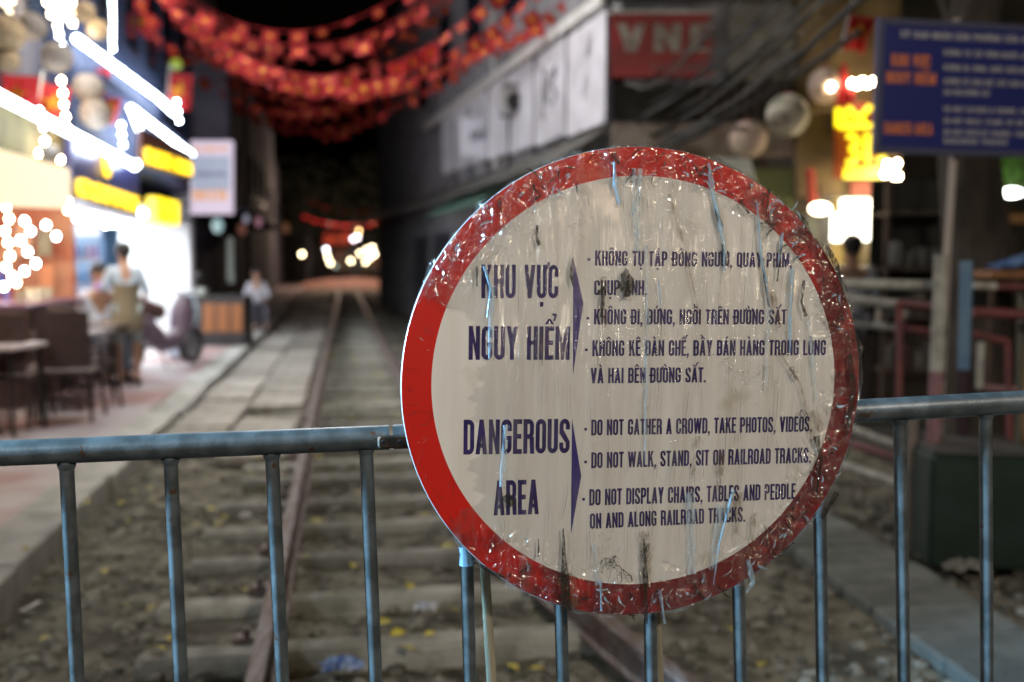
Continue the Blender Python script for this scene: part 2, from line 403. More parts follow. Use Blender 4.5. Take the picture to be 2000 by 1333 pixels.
# weathered wooden stakes wired up behind the sign
M_stake = mat('weathered_wood', (.24, .22, .16), .8, c2=(.36, .33, .24), scale=20, stretch=(1, 1, .15), bump=.4)
for (x0, x1, lab) in ((945, 960, 'thin weathered stake beside the first bar under the round sign'), (1285, 1291, 'thin weathered stake beside the middle bar under the round sign')):
    t = onb(x0, 1050) - bn * .028; q = onb(x1, 1333) - bn * .028; dd = (q - t).normalized(); bot = t + dd * ((t.z + .03) / -dd.z)
    s = MB().tube([t, t + (bot - t) * .3 + Vector((.003, 0, 0)), t + (bot - t) * .7, bot], [.009, .010, .0095, .009], 6).build('wooden_stake', M_stake)
    tag(s, lab, 'stake')

# ================================================================ ROUND SIGN
TH = R(8.2); RO = R(-0.7)
SC = at(1245.5, 752, 1.60)
UX = Vector((math.cos(TH), math.sin(TH), 0)); SN = Vector((math.sin(TH), -math.cos(TH), 0)); UZ = Vector((0, 0, 1))
_x = UX * math.cos(RO) + UZ * math.sin(RO); _z = UZ * math.cos(RO) - UX * math.sin(RO); UX, UZ = _x, _z
SR = .3815
sign = empty('round_sign', SC, 'round warning sign with red rim and blue Vietnamese and English text wrapped in clear film', 'sign')
MS = Matrix((UX, UZ, SN)).transposed().to_4x4(); MS.translation = SC           # sign local (x right, y up, z to the camera)
sign.matrix_basis = MS
MSI = MS.inverted()
def sl_(px, py):                                                                # pixel -> sign plane local x, y
    p = MSI @ on_plane(px, py, SC, SN); return p.x, p.y
def sbuild(mb, name, m, parent=sign):
    o = mb.build(name, m); o.parent = parent; return o
def ring(mb, r0, r1, z, n=180, c=(0, 0), mi=0, ell=(1, 1)):
    vs = []; 
    for k in range(n):
        a = 2 * math.pi * k / n; vs += [(r0 * math.cos(a) * ell[0] + c[0], r0 * math.sin(a) * ell[1] + c[1], z), (r1 * math.cos(a), r1 * math.sin(a), z)]
    mb.add(vs, [(2 * k, 2 * k + 1, (2 * k + 3) % (2 * n), (2 * k + 2) % (2 * n)) for k in range(n)], mi)
wc = sl_(1247.5, 748.5); WR = (sl_(1640, 748)[0] - sl_(855, 748)[0]) / 2; WRy = (sl_(1247, 350)[1] - sl_(1247, 1147)[1]) / 2
# plate
pl = MB(); n = 180; vs = []
for z, r in ((-.012, SR - .002), (-.010, SR), (-.002, SR), (0, SR - .0015)):
    vs += [(r * math.cos(2 * math.pi * k / n), r * math.sin(2 * math.pi * k / n), z) for k in range(n)]
pl.add(vs, [(j * n + k, j * n + (k + 1) % n, (j + 1) * n + (k + 1) % n, (j + 1) * n + k) for j in range(3) for k in range(n)], 0, True)
pl.add(vs[:n], [tuple(range(n - 1, -1, -1))]); pl.add([(x, y, -.0008) for x, y, z in vs[3 * n:]], [tuple(range(n))])
sbuild(pl, 'plate', mat('sign_back_metal', (.30, .28, .27), .5, .6))
# red rim
m, N, L, bs = new_mat('red_rim'); M_red = m
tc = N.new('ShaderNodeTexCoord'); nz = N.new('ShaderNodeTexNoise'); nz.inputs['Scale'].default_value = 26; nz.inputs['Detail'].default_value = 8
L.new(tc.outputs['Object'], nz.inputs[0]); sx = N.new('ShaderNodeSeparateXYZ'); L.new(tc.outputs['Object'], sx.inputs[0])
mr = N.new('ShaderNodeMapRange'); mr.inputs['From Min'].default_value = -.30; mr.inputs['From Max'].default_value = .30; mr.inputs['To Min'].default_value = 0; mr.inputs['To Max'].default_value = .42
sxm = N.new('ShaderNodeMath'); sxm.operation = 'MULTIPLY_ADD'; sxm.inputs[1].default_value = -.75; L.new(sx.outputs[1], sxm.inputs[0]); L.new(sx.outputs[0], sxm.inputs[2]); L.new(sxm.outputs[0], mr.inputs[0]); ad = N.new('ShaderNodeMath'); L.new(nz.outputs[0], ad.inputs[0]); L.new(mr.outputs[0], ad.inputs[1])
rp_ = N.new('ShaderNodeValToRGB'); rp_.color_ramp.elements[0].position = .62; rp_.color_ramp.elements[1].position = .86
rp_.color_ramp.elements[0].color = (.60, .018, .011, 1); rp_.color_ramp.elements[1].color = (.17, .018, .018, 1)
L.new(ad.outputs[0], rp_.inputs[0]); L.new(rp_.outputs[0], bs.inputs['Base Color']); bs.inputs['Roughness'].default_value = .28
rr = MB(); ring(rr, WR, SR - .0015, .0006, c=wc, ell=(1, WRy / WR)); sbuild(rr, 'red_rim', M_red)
# white face with faint yellowing and stains
m, N, L, bs = new_mat('sign_white'); M_face = m
tc = N.new('ShaderNodeTexCoord'); mp = N.new('ShaderNodeMapping'); mp.inputs['Scale'].default_value = (22, 2.2, 1); L.new(tc.outputs['Object'], mp.inputs[0])
n1 = N.new('ShaderNodeTexNoise'); n1.inputs['Scale'].default_value = 1.3; n1.inputs['Detail'].default_value = 6; L.new(mp.outputs[0], n1.inputs[0])
r1 = N.new('ShaderNodeValToRGB'); r1.color_ramp.elements[0].position = .34; r1.color_ramp.elements[1].position = .66
r1.color_ramp.elements[0].color = (.70, .685, .64, 1); r1.color_ramp.elements[1].color = (.80, .80, .775, 1); L.new(n1.outputs[0], r1.inputs[0])
n2 = N.new('ShaderNodeTexNoise'); n2.inputs['Scale'].default_value = 9; n2.inputs['Detail'].default_value = 10; L.new(tc.outputs['Object'], n2.inputs[0])
r2 = N.new('ShaderNodeValToRGB'); r2.color_ramp.elements[0].position = .62; r2.color_ramp.elements[1].position = .75
r2.color_ramp.elements[0].color = (1, 1, 1, 1); r2.color_ramp.elements[1].color = (.72, .68, .60, 1); L.new(n2.outputs[0], r2.inputs[0])
mx = N.new('ShaderNodeMix'); mx.data_type = 'RGBA'; mx.blend_type = 'MULTIPLY'; mx.inputs[0].default_value = 1
L.new(r1.outputs[0], mx.inputs[6]); L.new(r2.outputs[0], mx.inputs[7]); L.new(mx.outputs[2], bs.inputs['Base Color']); bs.inputs['Roughness'].default_value = .35
wf = MB(); vs = [(WR * math.cos(2 * math.pi * k / 180) + wc[0], WRy * math.sin(2 * math.pi * k / 180) + wc[1], .0006) for k in range(180)]
wf.add(vs, [tuple(range(180))]); sbuild(wf, 'white_face', M_face)

# ---- condensed heavy capitals, drawn piece by piece: unit cap height, x to the right
SX, SY = .118, .135
def gl_v(x, y0, y1): return [[(x, y0), (x + SX, y0), (x + SX, y1), (x, y1)]]
def gl_h(y, x0, x1, t=SY): return [[(x0, y), (x1, y), (x1, y + t), (x0, y + t)]]
def gl_c(q, x0, y0, w, h=.19):                     # quarter ring; (x0,y0) = lower left of its box, w wide, h tall; q in tl tr bl br
    ps = []; ow, oh = w, h; iw, ih = max(w - SX, .001), max(h - SY, .001); n = 6
    cx = x0 + (w if q[1] == 'l' else 0); cy = y0 + (0 if q[0] == 't' else h)
    sx_ = -1 if q[1] == 'l' else 1; sy_ = 1 if q[0] == 't' else -1
    for i in range(n):
        a, b_ = i * math.pi / 2 / n, (i + 1) * math.pi / 2 / n
        P = lambda t, w_, h_: (cx + sx_ * w_ * math.cos(t), cy + sy_ * h_ * math.sin(t))
        p = [P(a, ow, oh), P(b_, ow, oh), P(b_, iw, ih), P(a, iw, ih)]
        ps.append(p)
    return ps
def oval(x0, y0, x1, y1, skip=()):
    w = (x1 - x0) / 2; ps = []
    ps += gl_c('tl', x0, y1 - .19, w) + gl_c('tr', x0 + w, y1 - .19, w) + gl_c('bl', x0, y0, w) + gl_c('br', x0 + w, y0, w)
    return ps
def glyph(ch):
    W = .31; w = W / 2; V, Hh, Cc = gl_v, gl_h, gl_c
    dg = lambda x0, y0, x1, y1, t=.125: [[(x0, y0), (x0 + t, y0), (x1 + t, y1), (x1, y1)]]
    if ch == 'A': return .34, dg(0, 0, .11, 1, .12) + dg(.22, 0, .11, 1, .12) + Hh(.19, .08, .26, .12)
    if ch == 'B': return W, V(0, 0, 1) + Hh(0, SX, w) + Hh(1 - SY, SX, w) + Hh(.455, SX, w, .11) + Cc('tr', w, .81, w) + V(W - SX, .60, .81) + [[(w, .455), (W - .02, .51), (W, .60), (W - SX, .60), (w, .565)]] + [[(w, .565), (w, .455), (W - SX, .42), (W, .42), (W - .02, .51)]] + V(W - SX, .19, .42) + Cc('br', w, 0, w)
    if ch == 'C': return W, V(0, .19, .81) + oval(0, 0, W, 1) + V(W - SX, .19, .36) + V(W - SX, .64, .81)
    if ch == 'D': return W, V(0, 0, 1) + Hh(0, SX, w) + Hh(1 - SY, SX, w) + Cc('tr', w, .81, w) + Cc('br', w, 0, w) + V(W - SX, .19, .81)
    if ch == 'Đ': a, p = glyph('D'); return a, p + [[(-.06, .44), (.19, .44), (.19, .55), (-.06, .55)]]
    if ch == 'E': return .26, V(0, 0, 1) + Hh(0, SX, .26) + Hh(1 - SY, SX, .26) + Hh(.44, SX, .24)
    if ch == 'F': return .25, V(0, 0, 1) + Hh(1 - SY, SX, .25) + Hh(.44, SX, .23)
    if ch == 'G': return W, V(0, .19, .81) + oval(0, 0, W, 1) + V(W - SX, .19, .40) + Hh(.40, w, W, .12) + V(W - SX, .66, .81)
    if ch == 'H': return W, V(0, 0, 1) + V(W - SX, 0, 1) + Hh(.435, SX, W - SX)
    if ch == 'I': return SX, V(0, 0, 1)
    if ch == 'K': return .33, V(0, 0, 1) + [[(SX, .36), (SX, .56), (.19, 1), (.32, 1)]] + [[(.15, .50), (.215, .70), (.34, 0), (.21, 0)]]
    if ch == 'L': return .25, V(0, 0, 1) + Hh(0, SX, .25)
    if ch == 'M': return .42, V(0, 0, 1) + V(.42 - SX, 0, 1) + [[(SX - .01, 1), (SX - .01, .62), (.17, 0), (.25, 0), (.20, .6)]] + [[(.42 - SX + .01, 1), (.22, .6), (.17, 0), (.25, 0), (.42 - SX + .01, .62)]]
    if ch == 'N': return .32, V(0, 0, 1) + V(.32 - SX, 0, 1) + [[(SX - .012, 1), (SX - .012, .60), (.32 - SX + .012, 0), (.32 - SX + .012, .40)]]
    if ch == 'O': return W, V(0, .19, .81) + V(W - SX, .19, .81) + oval(0, 0, W, 1)
    if ch == 'P': return W, V(0, 0, 1) + Hh(1 - SY, SX, w) + Hh(.40, SX, w) + Cc('tr', w, .81, w) + V(W - SX, .59, .81) + Cc('br', w, .40, w)
    if ch == 'Q': a, p = glyph('O'); return a, p + [[(.15, .16), (.22, .22), (.36, -.06), (.26, -.08)]]
    if ch == 'R': return .32, V(0, 0, 1) + Hh(1 - SY, SX, w) + Hh(.43, SX, w) + Cc('tr', w, .81, w) + V(W - SX, .62, .81) + Cc('br', w, .43, w) + [[(W - SX - .01, .45), (W, .50), (.325, 0), (.205, 0)]]
    if ch == 'S': return W, Cc('tl', 0, .81, w) + Cc('tr', w, .81, w) + V(W - SX, .69, .81) + V(0, .68, .81) + [[(0, .68), (SX, .68), (W, .34), (W - SX, .30), (.0, .58)]] + V(W - SX, .19, .34) + Cc('bl', 0, 0, w) + Cc('br', w, 0, w) + V(0, .19, .31)
    if ch == 'T': return .28, V(.14 - SX / 2, 0, 1 - SY) + Hh(1 - SY, 0, .28)
    if ch in 'U': return W, V(0, .19, 1) + V(W - SX, .19, 1) + Cc('bl', 0, 0, w) + Cc('br', w, 0, w)
    if ch == 'V': return .34, dg(.11, 0, 0, 1, .12) + dg(.11, 0, .22, 1, .12)
    if ch == 'W': return .48, dg(.08, 0, 0, 1, .11) + dg(.08, 0, .185, .98, .11) + dg(.29, 0, .185, .98, .11) + dg(.29, 0, .37, 1, .11)
    if ch == 'Y': return .33, V(.165 - SX / 2, 0, .44) + [[(.106, .40), (.224, .40), (.125, 1), (0, 1)]] + [[(.106, .40), (.224, .40), (.33, 1), (.205, 1)]]
    if ch == ',': return .11, [[(0, 0), (.11, 0), (.11, .14), (0, .14)], [(.05, 0), (.11, 0), (.04, -.16), (-.01, -.16)]]
    if ch == '.': return .11, [[(0, 0), (.11, 0), (.11, .14), (0, .14)]]
    if ch == '-': return .15, [[(0, .32), (.15, .32), (.15, .48), (0, .48)]]
    return .17, []
def accents(w, marks):
    ps = []; c = w / 2; base = 1.06
    circ = '\u0302' in marks; brev = '\u0306' in marks
    if circ: ps += [[(c - .14, base), (c - .05, base), (c + .02, base + .15), (c - .035, base + .17)], [(c + .14, base), (c + .05, base), (c - .035, base + .17), (c + .02, base + .17)]]
    if brev: ps += [[(c - .13, base + .12), (c - .06, base + .12), (c - .03, base + .06), (c - .07, base)], [(c - .07, base), (c - .03, base + .06), (c + .03, base + .06), (c + .07, base)], [(c + .07, base), (c + .03, base + .06), (c + .06, base + .12), (c + .13, base + .12)]]
    dx, dy = ((.12, .11) if (circ or brev) else (0, 0))
    if '\u0301' in marks: ps += [[(c - .06 + dx, base + dy), (c + .01 + dx, base + dy), (c + .11 + dx, base + .17 + dy), (c + .01 + dx, base + .17 + dy)]]
    if '\u0300' in marks: ps += [[(c - .01 - dx * .3, base + dy), (c + .06 - dx * .3, base + dy), (c - .01 - dx * .3, base + .17 + dy), (c - .11 - dx * .3, base + .17 + dy)]]
    if '\u0309' in marks:
        x, y = c + dx, base + dy
        ps += [[(x - .02, y - .01), (x + .04, y - .01), (x + .06, y + .09), (x, y + .07)], [(x + .0, y + .07), (x + .06, y + .09), (x + .09, y + .15), (x + .02, y + .14)], [(x + .02, y + .14), (x + .09, y + .15), (x + .05, y + .22), (x - .06, y + .21), (x - .05, y + .16)]]
    if '\u0323' in marks: ps += [[(c - .055, -.25), (c + .055, -.25), (c + .055, -.11), (c - .055, -.11)]]
    if '\u031b' in marks: ps += [[(w - .02, .86), (w + .05, .88), (w + .09, 1.0), (w + .09, 1.08), (w + .01, 1.08), (w + .01, .98), (w - .02, .95)]]
    return ps
def layout(text, gap=.045):
    x = 0; out = []
    for ch in text:
        if ch == 'Đ': b_, mk = 'Đ', ''
        else:
            d = unicodedata.normalize('NFD', ch); b_, mk = d[0], d[1:]
        w, ps = glyph(b_); ps = ps + accents(w, mk)
        out += [[(x + px, py) for px, py in p] for p in ps]; x += w + gap
    return out, x - gap
def text_mesh(mb, text, fn, gap=.045, mi=0, ymin=0, z0=0.0, step=2.5e-5):
    ps, w = layout(text, gap)
    for k, p in enumerate(ps):
        pts = [fn(x / w, y) for x, y in p]
        z = z0 + step * (k % 9)
        # make the winding face +z
        ar = sum(pts[i][0] * pts[(i + 1) % len(pts)][1] - pts[(i + 1) % len(pts)][0] * pts[i][1] for i in range(len(pts)))
        if ar < 0: pts = pts[::-1]
        mb.add([(a, b_, z) for a, b_ in pts], [tuple(range(len(pts)))], mi)
M_ink = mat('blue_ink', (.020, .012, .095), .35, c2=(.045, .030, .15), scale=30)
M_ink2 = mat('violet_ink', (.04, .03, .19), .35, c2=(.055, .04, .22), scale=20)
def line(text, x0, b0, x1, b1, hpx):
    """baseline from (x0,b0) to (x1,b1) px, cap height hpx px (left), all put on the sign's plane"""
    A = Vector(sl_(x0, b0)); B = Vector(sl_(x1, b1)); Tt = Vector(sl_(x0, b0 - hpx)); h = (Tt - A).length
    d = B - A; up = Vector((-d.y, d.x)).normalized()
    mb = MB(); text_mesh(mb, text, lambda u, y: tuple(A + d * u + up * (y * h)), z0=.0010)
    sbuild(mb, 'lettering', M_ink)
line('KHU VỰC', 940, 583, 1090, 583, 66)
line('NGUY HIỂM', 915, 703, 1112, 703, 66)
line('DANGEROUS', 905, 888, 1112, 885, 68)
line('AREA', 964, 1007, 1052, 1004, 68)
line('- KHÔNG TỤ TẬP ĐÔNG NGƯỜI, QUAY PHIM,', 1147, 519, 1546, 523, 29.5)
line('CHỤP ẢNH.', 1160, 577, 1263, 577, 29.5)
line('- KHÔNG ĐI, ĐỨNG, NGỒI TRÊN ĐƯỜNG SẮT', 1145, 634, 1535, 634, 30)
line('- KHÔNG KÊ BÀN GHẾ, BẦY BÁN HÀNG TRONG LÒNG', 1142, 696, 1612, 694, 31)
line('VÀ HAI BÊN ĐƯỜNG SẮT.', 1153, 749, 1378, 747, 30)
line('- DO NOT GATHER A CROWD, TAKE PHOTOS, VIDEOS.', 1141, 851, 1585, 843, 31)
line('- DO NOT WALK, STAND, SIT ON RAILROAD TRACKS.', 1141, 915, 1583, 904, 31)
line('- DO NOT DISPLAY CHAIRS, TABLES AND PEDDLE', 1137, 988, 1553, 975, 32)
line('ON AND ALONG RAILROAD TRACKS.', 1152, 1033, 1455, 1019, 30)
for tri in (((1119, 500), (1139, 592), (1119, 732)), ((1117, 818), (1135, 930), (1115, 1043))):
    mb = MB(); pts = [sl_(*p) for p in tri][::-1]
    mb.add([(x, y, .0010) for x, y in pts], [(0, 1, 2)]); sbuild(mb, 'arrow_mark', M_ink2)

# ---- the clear film: a wrinkled sheet a few millimetres in front of the plate
G = .00125; half = .392; ng = int(2 * half / G)
gx = (np.arange(ng) - (ng - 1) / 2) * G; GX, GY = np.meshgrid(gx, gx)
hm = np.zeros_like(GX); RR = np.hypot(GX, GY)
def crease(x0, y0, x1, y1, w, amp, wob=0.0):
    L_ = math.hypot(x1 - x0, y1 - y0)
    if L_ < 1e-4: return
    pad = w * 4 + abs(wob)
    i0 = max(0, int((min(x0, x1) - pad + half) / G)); i1 = min(ng, int((max(x0, x1) + pad + half) / G) + 2)
    j0 = max(0, int((min(y0, y1) - pad + half) / G)); j1 = min(ng, int((max(y0, y1) + pad + half) / G) + 2)
    if i1 <= i0 or j1 <= j0: return
    X = GX[j0:j1, i0:i1]; Y = GY[j0:j1, i0:i1]
    tx, ty = (x1 - x0) / L_, (y1 - y0) / L_
    s = (X - x0) * tx + (Y - y0) * ty; d = (X - x0) * -ty + (Y - y0) * tx + wob * np.sin(s * 55 + x0 * 900)
    env = np.clip(np.minimum(s, L_ - s) / (L_ * .3), 0, 1)
    hm[j0:j1, i0:i1] += amp * env * np.exp(-(d / w) ** 2)
for i in range(300):                                                # long vertical pulls over the face
    x = random.uniform(-.24, .36); y1 = random.uniform(-.1, .36); y0 = y1 - random.uniform(.04, .35)
    crease(x, y0, x + random.gauss(0, .012), y1, random.uniform(.0020, .0040), random.choice([1, 1, -1]) * random.uniform(.0003, .0010), .0015)
for i in range(60):                                                 # slanting pulls on the lower right
    x = random.uniform(.08, .26); y = random.uniform(-.25, .02)
    crease(x, y, x + random.uniform(-.03, .05), y + random.uniform(.08, .2), .0022, random.uniform(.0003, .0009), .002)
for i in range(1100):                                               # crumples round the rim
    a = random.uniform(-math.pi, math.pi); r = random.uniform(.318, .388); am = 1.0
    if a < -2.35 or a > 2.75: continue
    L_ = random.uniform(.012, .045); t = random.gauss(math.pi / 2, .8) if random.random() < .6 else random.uniform(0, math.pi)
    x, y = r * math.cos(a), r * math.sin(a)
    crease(x, y, x + L_ * math.cos(t), y + L_ * math.sin(t), random.uniform(.0018, .0034), random.choice([1, -1]) * random.uniform(.0012, .0034), .0015)
for i in range(170):                                                # small puckers scattered over the face
    x, y = random.uniform(-.24, .26), random.choice([random.uniform(.12, .32), random.uniform(-.3, .3)])
    t = random.uniform(0, math.pi); L_ = random.uniform(.006, .022)
    crease(x, y, x + L_ * math.cos(t), y + L_ * math.sin(t), .0018, random.choice([1, -1]) * random.uniform(.0004, .0012), .0006)
edge = np.clip((RR - .372) / .018, 0, 1); hz = .0045 + hm - edge ** 2 * .012
ang = np.arctan2(GY, GX)
rout = .3845 + .003 * np.sin(ang * 17) + .003 * np.sin(ang * 41 + 1) + .005 * np.clip(np.cos(ang - .1), 0, 1) ** 3
left_lim = -.262 + .008 * np.sin(GY * 60) + .006 * np.sin(GY * 171 + 1) + .004 * np.sin(GY * 390) + np.where(GY > .10, -(GY - .10) * 2.2, 0) + np.where(GY < -.18, (GY + .18) * 1.2, 0)
ok = (RR < rout) & (GX > left_lim)
idx = np.arange(ng * ng).reshape(ng, ng)
q = ok[:-1, :-1] & ok[1:, :-1] & ok[:-1, 1:] & ok[1:, 1:]
F = np.stack([idx[:-1, :-1][q], idx[:-1, 1:][q], idx[1:, 1:][q], idx[1:, :-1][q]], 1)
used, inv = np.unique(F, return_inverse=True); V = np.stack([GX.ravel()[used], GY.ravel()[used], hz.ravel()[used]], 1).astype(np.float32)
me = bpy.data.meshes.new('plastic_film'); me.vertices.add(len(V)); me.vertices.foreach_set('co', V.ravel())
F = inv.reshape(-1, 4).astype(np.int32); me.loops.add(F.size); me.loops.foreach_set('vertex_index', F.ravel()); me.polygons.add(len(F))
me.polygons.foreach_set('loop_start', (np.arange(len(F)) * 4).astype(np.int32)); me.update(calc_edges=True)
me.polygons.foreach_set('use_smooth', [True] * len(F))
m, N, L, bs = new_mat('clear_film'); N.remove(bs); out = N['Material Output']
tr = N.new('ShaderNodeBsdfTransparent'); gl_ = N.new('ShaderNodeBsdfGlossy'); gl_.inputs['Roughness'].default_value = .11; gl_.inputs['Color'].default_value = (1, 1, 1, 1)
fr = N.new('ShaderNodeFresnel'); fr.inputs[0].default_value = 1.55
gb_ = N.new('ShaderNodeNewGeometry'); io = N.new('ShaderNodeMapRange'); io.inputs['To Min'].default_value = 1.55; io.inputs['To Max'].default_value = 1 / 1.55
L.new(gb_.outputs['Backfacing'], io.inputs[0]); L.new(io.outputs[0], fr.inputs[0])
mxs = N.new('ShaderNodeMixShader'); mu = N.new('ShaderNodeMath'); mu.operation = 'MULTIPLY'; mu.inputs[1].default_value = 2.1; mu.use_clamp = True
tcn = N.new('ShaderNodeTexCoord'); mpn = N.new('ShaderNodeMapping'); mpn.inputs['Scale'].default_value = (190, 26, 60); L.new(tcn.outputs['Object'], mpn.inputs[0])
nn = N.new('ShaderNodeTexNoise'); nn.inputs['Scale'].default_value = 1; nn.inputs['Detail'].default_value = 3; L.new(mpn.outputs[0], nn.inputs[0])
bpn = N.new('ShaderNodeBump'); bpn.inputs['Strength'].default_value = .25; bpn.inputs['Distance'].default_value = .0012; L.new(nn.outputs[0], bpn.inputs['Height'])
L.new(bpn.outputs[0], gl_.inputs['Normal']); L.new(bpn.outputs[0], fr.inputs['Normal'])
L.new(fr.outputs[0], mu.inputs[0]); L.new(mu.outputs[0], mxs.inputs[0]); L.new(tr.outputs[0], mxs.inputs[1]); L.new(gl_.outputs[0], mxs.inputs[2])
# a thin dusty bloom, stronger in streaks
df = N.new('ShaderNodeBsdfDiffuse'); df.inputs[0].default_value = (.55, .54, .50, 1)
mpd = N.new('ShaderNodeMapping'); mpd.inputs['Scale'].default_value = (34, 3.2, 1); L.new(tcn.outputs['Object'], mpd.inputs[0])
nd = N.new('ShaderNodeTexNoise'); nd.inputs['Scale'].default_value = 1.4; nd.inputs['Detail'].default_value = 7; L.new(mpd.outputs[0], nd.inputs[0])
rd = N.new('ShaderNodeMapRange'); rd.inputs['From Min'].default_value = .47; rd.inputs['From Max'].default_value = .75; rd.inputs['To Min'].default_value = .0; rd.inputs['To Max'].default_value = .15
L.new(nd.outputs[0], rd.inputs[0]); mx2 = N.new('ShaderNodeMixShader'); L.new(rd.outputs[0], mx2.inputs[0]); L.new(mxs.outputs[0], mx2.inputs[1]); L.new(df.outputs[0], mx2.inputs[2])
L.new(mx2.outputs[0], out.inputs[0]); me.materials.append(m)
film = bpy.data.objects.new('plastic_film', me); col.objects.link(film); film.parent = sign

# ---- film folds with blue reflections put into the colour, torn spots and grime
def ribbon(pts, widths, z=.0075, bulge=.0022, name='film_sheen_strand', m=None):
    mb = MB(); P = [Vector(sl_(*p)) for p in pts]; k = FPX / 1.60
    n = 7; vs = []
    fine = []
    for i in range(len(P) - 1):
        for t in range(5): fine.append((P[i].lerp(P[i + 1], t / 5), widths[i] + (widths[i + 1] - widths[i]) * t / 5))
    fine.append((P[-1], widths[-1]))
    for i, (p, w) in enumerate(fine):
        d = (fine[min(i + 1, len(fine) - 1)][0] - fine[max(0, i - 1)][0]).normalized(); s = Vector((-d.y, d.x)); w = w / k / 2 * random.uniform(.6, 1.0)
        for j in range(n):
            u = j / (n - 1) * 2 - 1; q_ = p + s * (u * w); vs.append((q_.x, q_.y, z + bulge * (1 - u * u)))
    mb.add(vs, [(i * n + j, i * n + j + 1, (i + 1) * n + j + 1, (i + 1) * n + j) for i in range(len(fine) - 1) for j in range(n - 1)], 0, True)
    o = mb.build(name, m); o.parent = film; return o
def film_mat(name, c, a, rough=.2, nscale=(220, 40, 1)):
    m, N, L, b_ = new_mat(name); b_.inputs['Base Color'].default_value = (*c, 1); b_.inputs['Roughness'].default_value = rough
    t = N.new('ShaderNodeTexCoord'); mp_ = N.new('ShaderNodeMapping'); mp_.inputs['Scale'].default_value = nscale; L.new(t.outputs['Object'], mp_.inputs[0])
    z = N.new('ShaderNodeTexNoise'); z.inputs['Scale'].default_value = 1; z.inputs['Detail'].default_value = 6; L.new(mp_.outputs[0], z.inputs[0])
    r_ = N.new('ShaderNodeMapRange'); r_.inputs['From Min'].default_value = .35; r_.inputs['From Max'].default_value = .65; r_.inputs['To Min'].default_value = max(0, a - .35); r_.inputs['To Max'].default_value = min(1, a + .3)
    L.new(z.outputs[0], r_.inputs[0]); L.new(r_.outputs[0], b_.inputs['Alpha']); return m
M_strand = film_mat('blue_sheen_film', (.34, .54, .70), .62)
# bright little folds where the film is gathered: hair-thin rounded ridges of clear plastic
m, N, L, b_ = new_mat('film_fold_clear'); N.remove(b_); t_ = N.new('ShaderNodeBsdfTransparent'); g_ = N.new('ShaderNodeBsdfGlossy'); g_.inputs['Roughness'].default_value = .12; x_ = N.new('ShaderNodeMixShader'); x_.inputs[0].default_value = .58
L.new(t_.outputs[0], x_.inputs[1]); L.new(g_.outputs[0], x_.inputs[2]); L.new(x_.outputs[0], N['Material Output'].inputs[0]); M_fold = m
fo_ = MB()
def fold(x, y, L_, t, r_, wig):
    P = []; n_ = 7; a = t
    for i in range(n_):
        if math.hypot(x, y) > .386 or (x < -.27 and y < .12 and y > -.17): break
        P.append((x, y, .0062 + r_ * .5 + (.003 if math.hypot(x, y) > .33 else .0012) * math.sin(math.pi * i / (n_ - 1)))); x += L_ / n_ * math.cos(a); y += L_ / n_ * math.sin(a); a += random.gauss(0, wig)
    if len(P) > 2: fo_.tube(P, [r_ * (.3 + .7 * math.sin(math.pi * (i + .4) / len(P))) for i in range(len(P))], 5, cap=False)
for i in range(680):
    a = random.choice([random.uniform(.15, 2.6), random.uniform(-.9, 2.75), random.uniform(-2.3, 0)]); q_ = random.uniform(.330, .383)
    fold(q_ * math.cos(a), q_ * math.sin(a), random.uniform(.006, .030), random.uniform(0, 6.28) if random.random() < .45 else random.gauss(-math.pi / 2, .5), random.uniform(.00018, .00060), .38)
for i in range(130):
    fold(random.uniform(-.22, .30), random.uniform(-.25, .33), random.uniform(.02, .11), random.gauss(-math.pi / 2, .05), random.uniform(.00012, .00038), .03)
for i in range(46):
    a = random.uniform(2.7, 4.1); q_ = random.uniform(.335, .378); x, y = q_ * math.cos(a), q_ * math.sin(a); P = [(x + j * .004 * math.cos(a * 3), y + j * .004 * math.sin(a * 3) , .0012) for j in range(random.randint(2, 5))]; fo_.tube(P, random.uniform(.00015, .0004), 4, cap=False)
for cx0, cy0, sp, k_ in ((965, 480, 24, 22), (1010, 440, 30, 26), (1140, 440, 22, 16), (1350, 430, 14, 10), (1440, 715, 26, 26), (1475, 745, 20, 16), (1265, 395, 14, 12), (1600, 605, 14, 16), (1110, 660, 16, 10), (1190, 1080, 20, 12), (1500, 640, 30, 14)):
    for i in range(k_):
        x, y = sl_(cx0 + random.gauss(0, sp), cy0 + random.gauss(0, sp)); fold(x, y, random.uniform(.005, .018), random.uniform(0, 6.28), random.uniform(.00018, .00042), .4)
o = fo_.build('film_folds', M_fold); o.parent = film; o['kind'] = 'stuff'
M_faint_sheen = film_mat('faint_sheen_film', (.45, .58, .68), .36)
M_grime = film_mat('black_grime', (.018, .016, .010), .78, .45, (260, 120, 1))
M_brown = film_mat('brown_grime', (.16, .11, .06), .26, .5, (150, 60, 1))
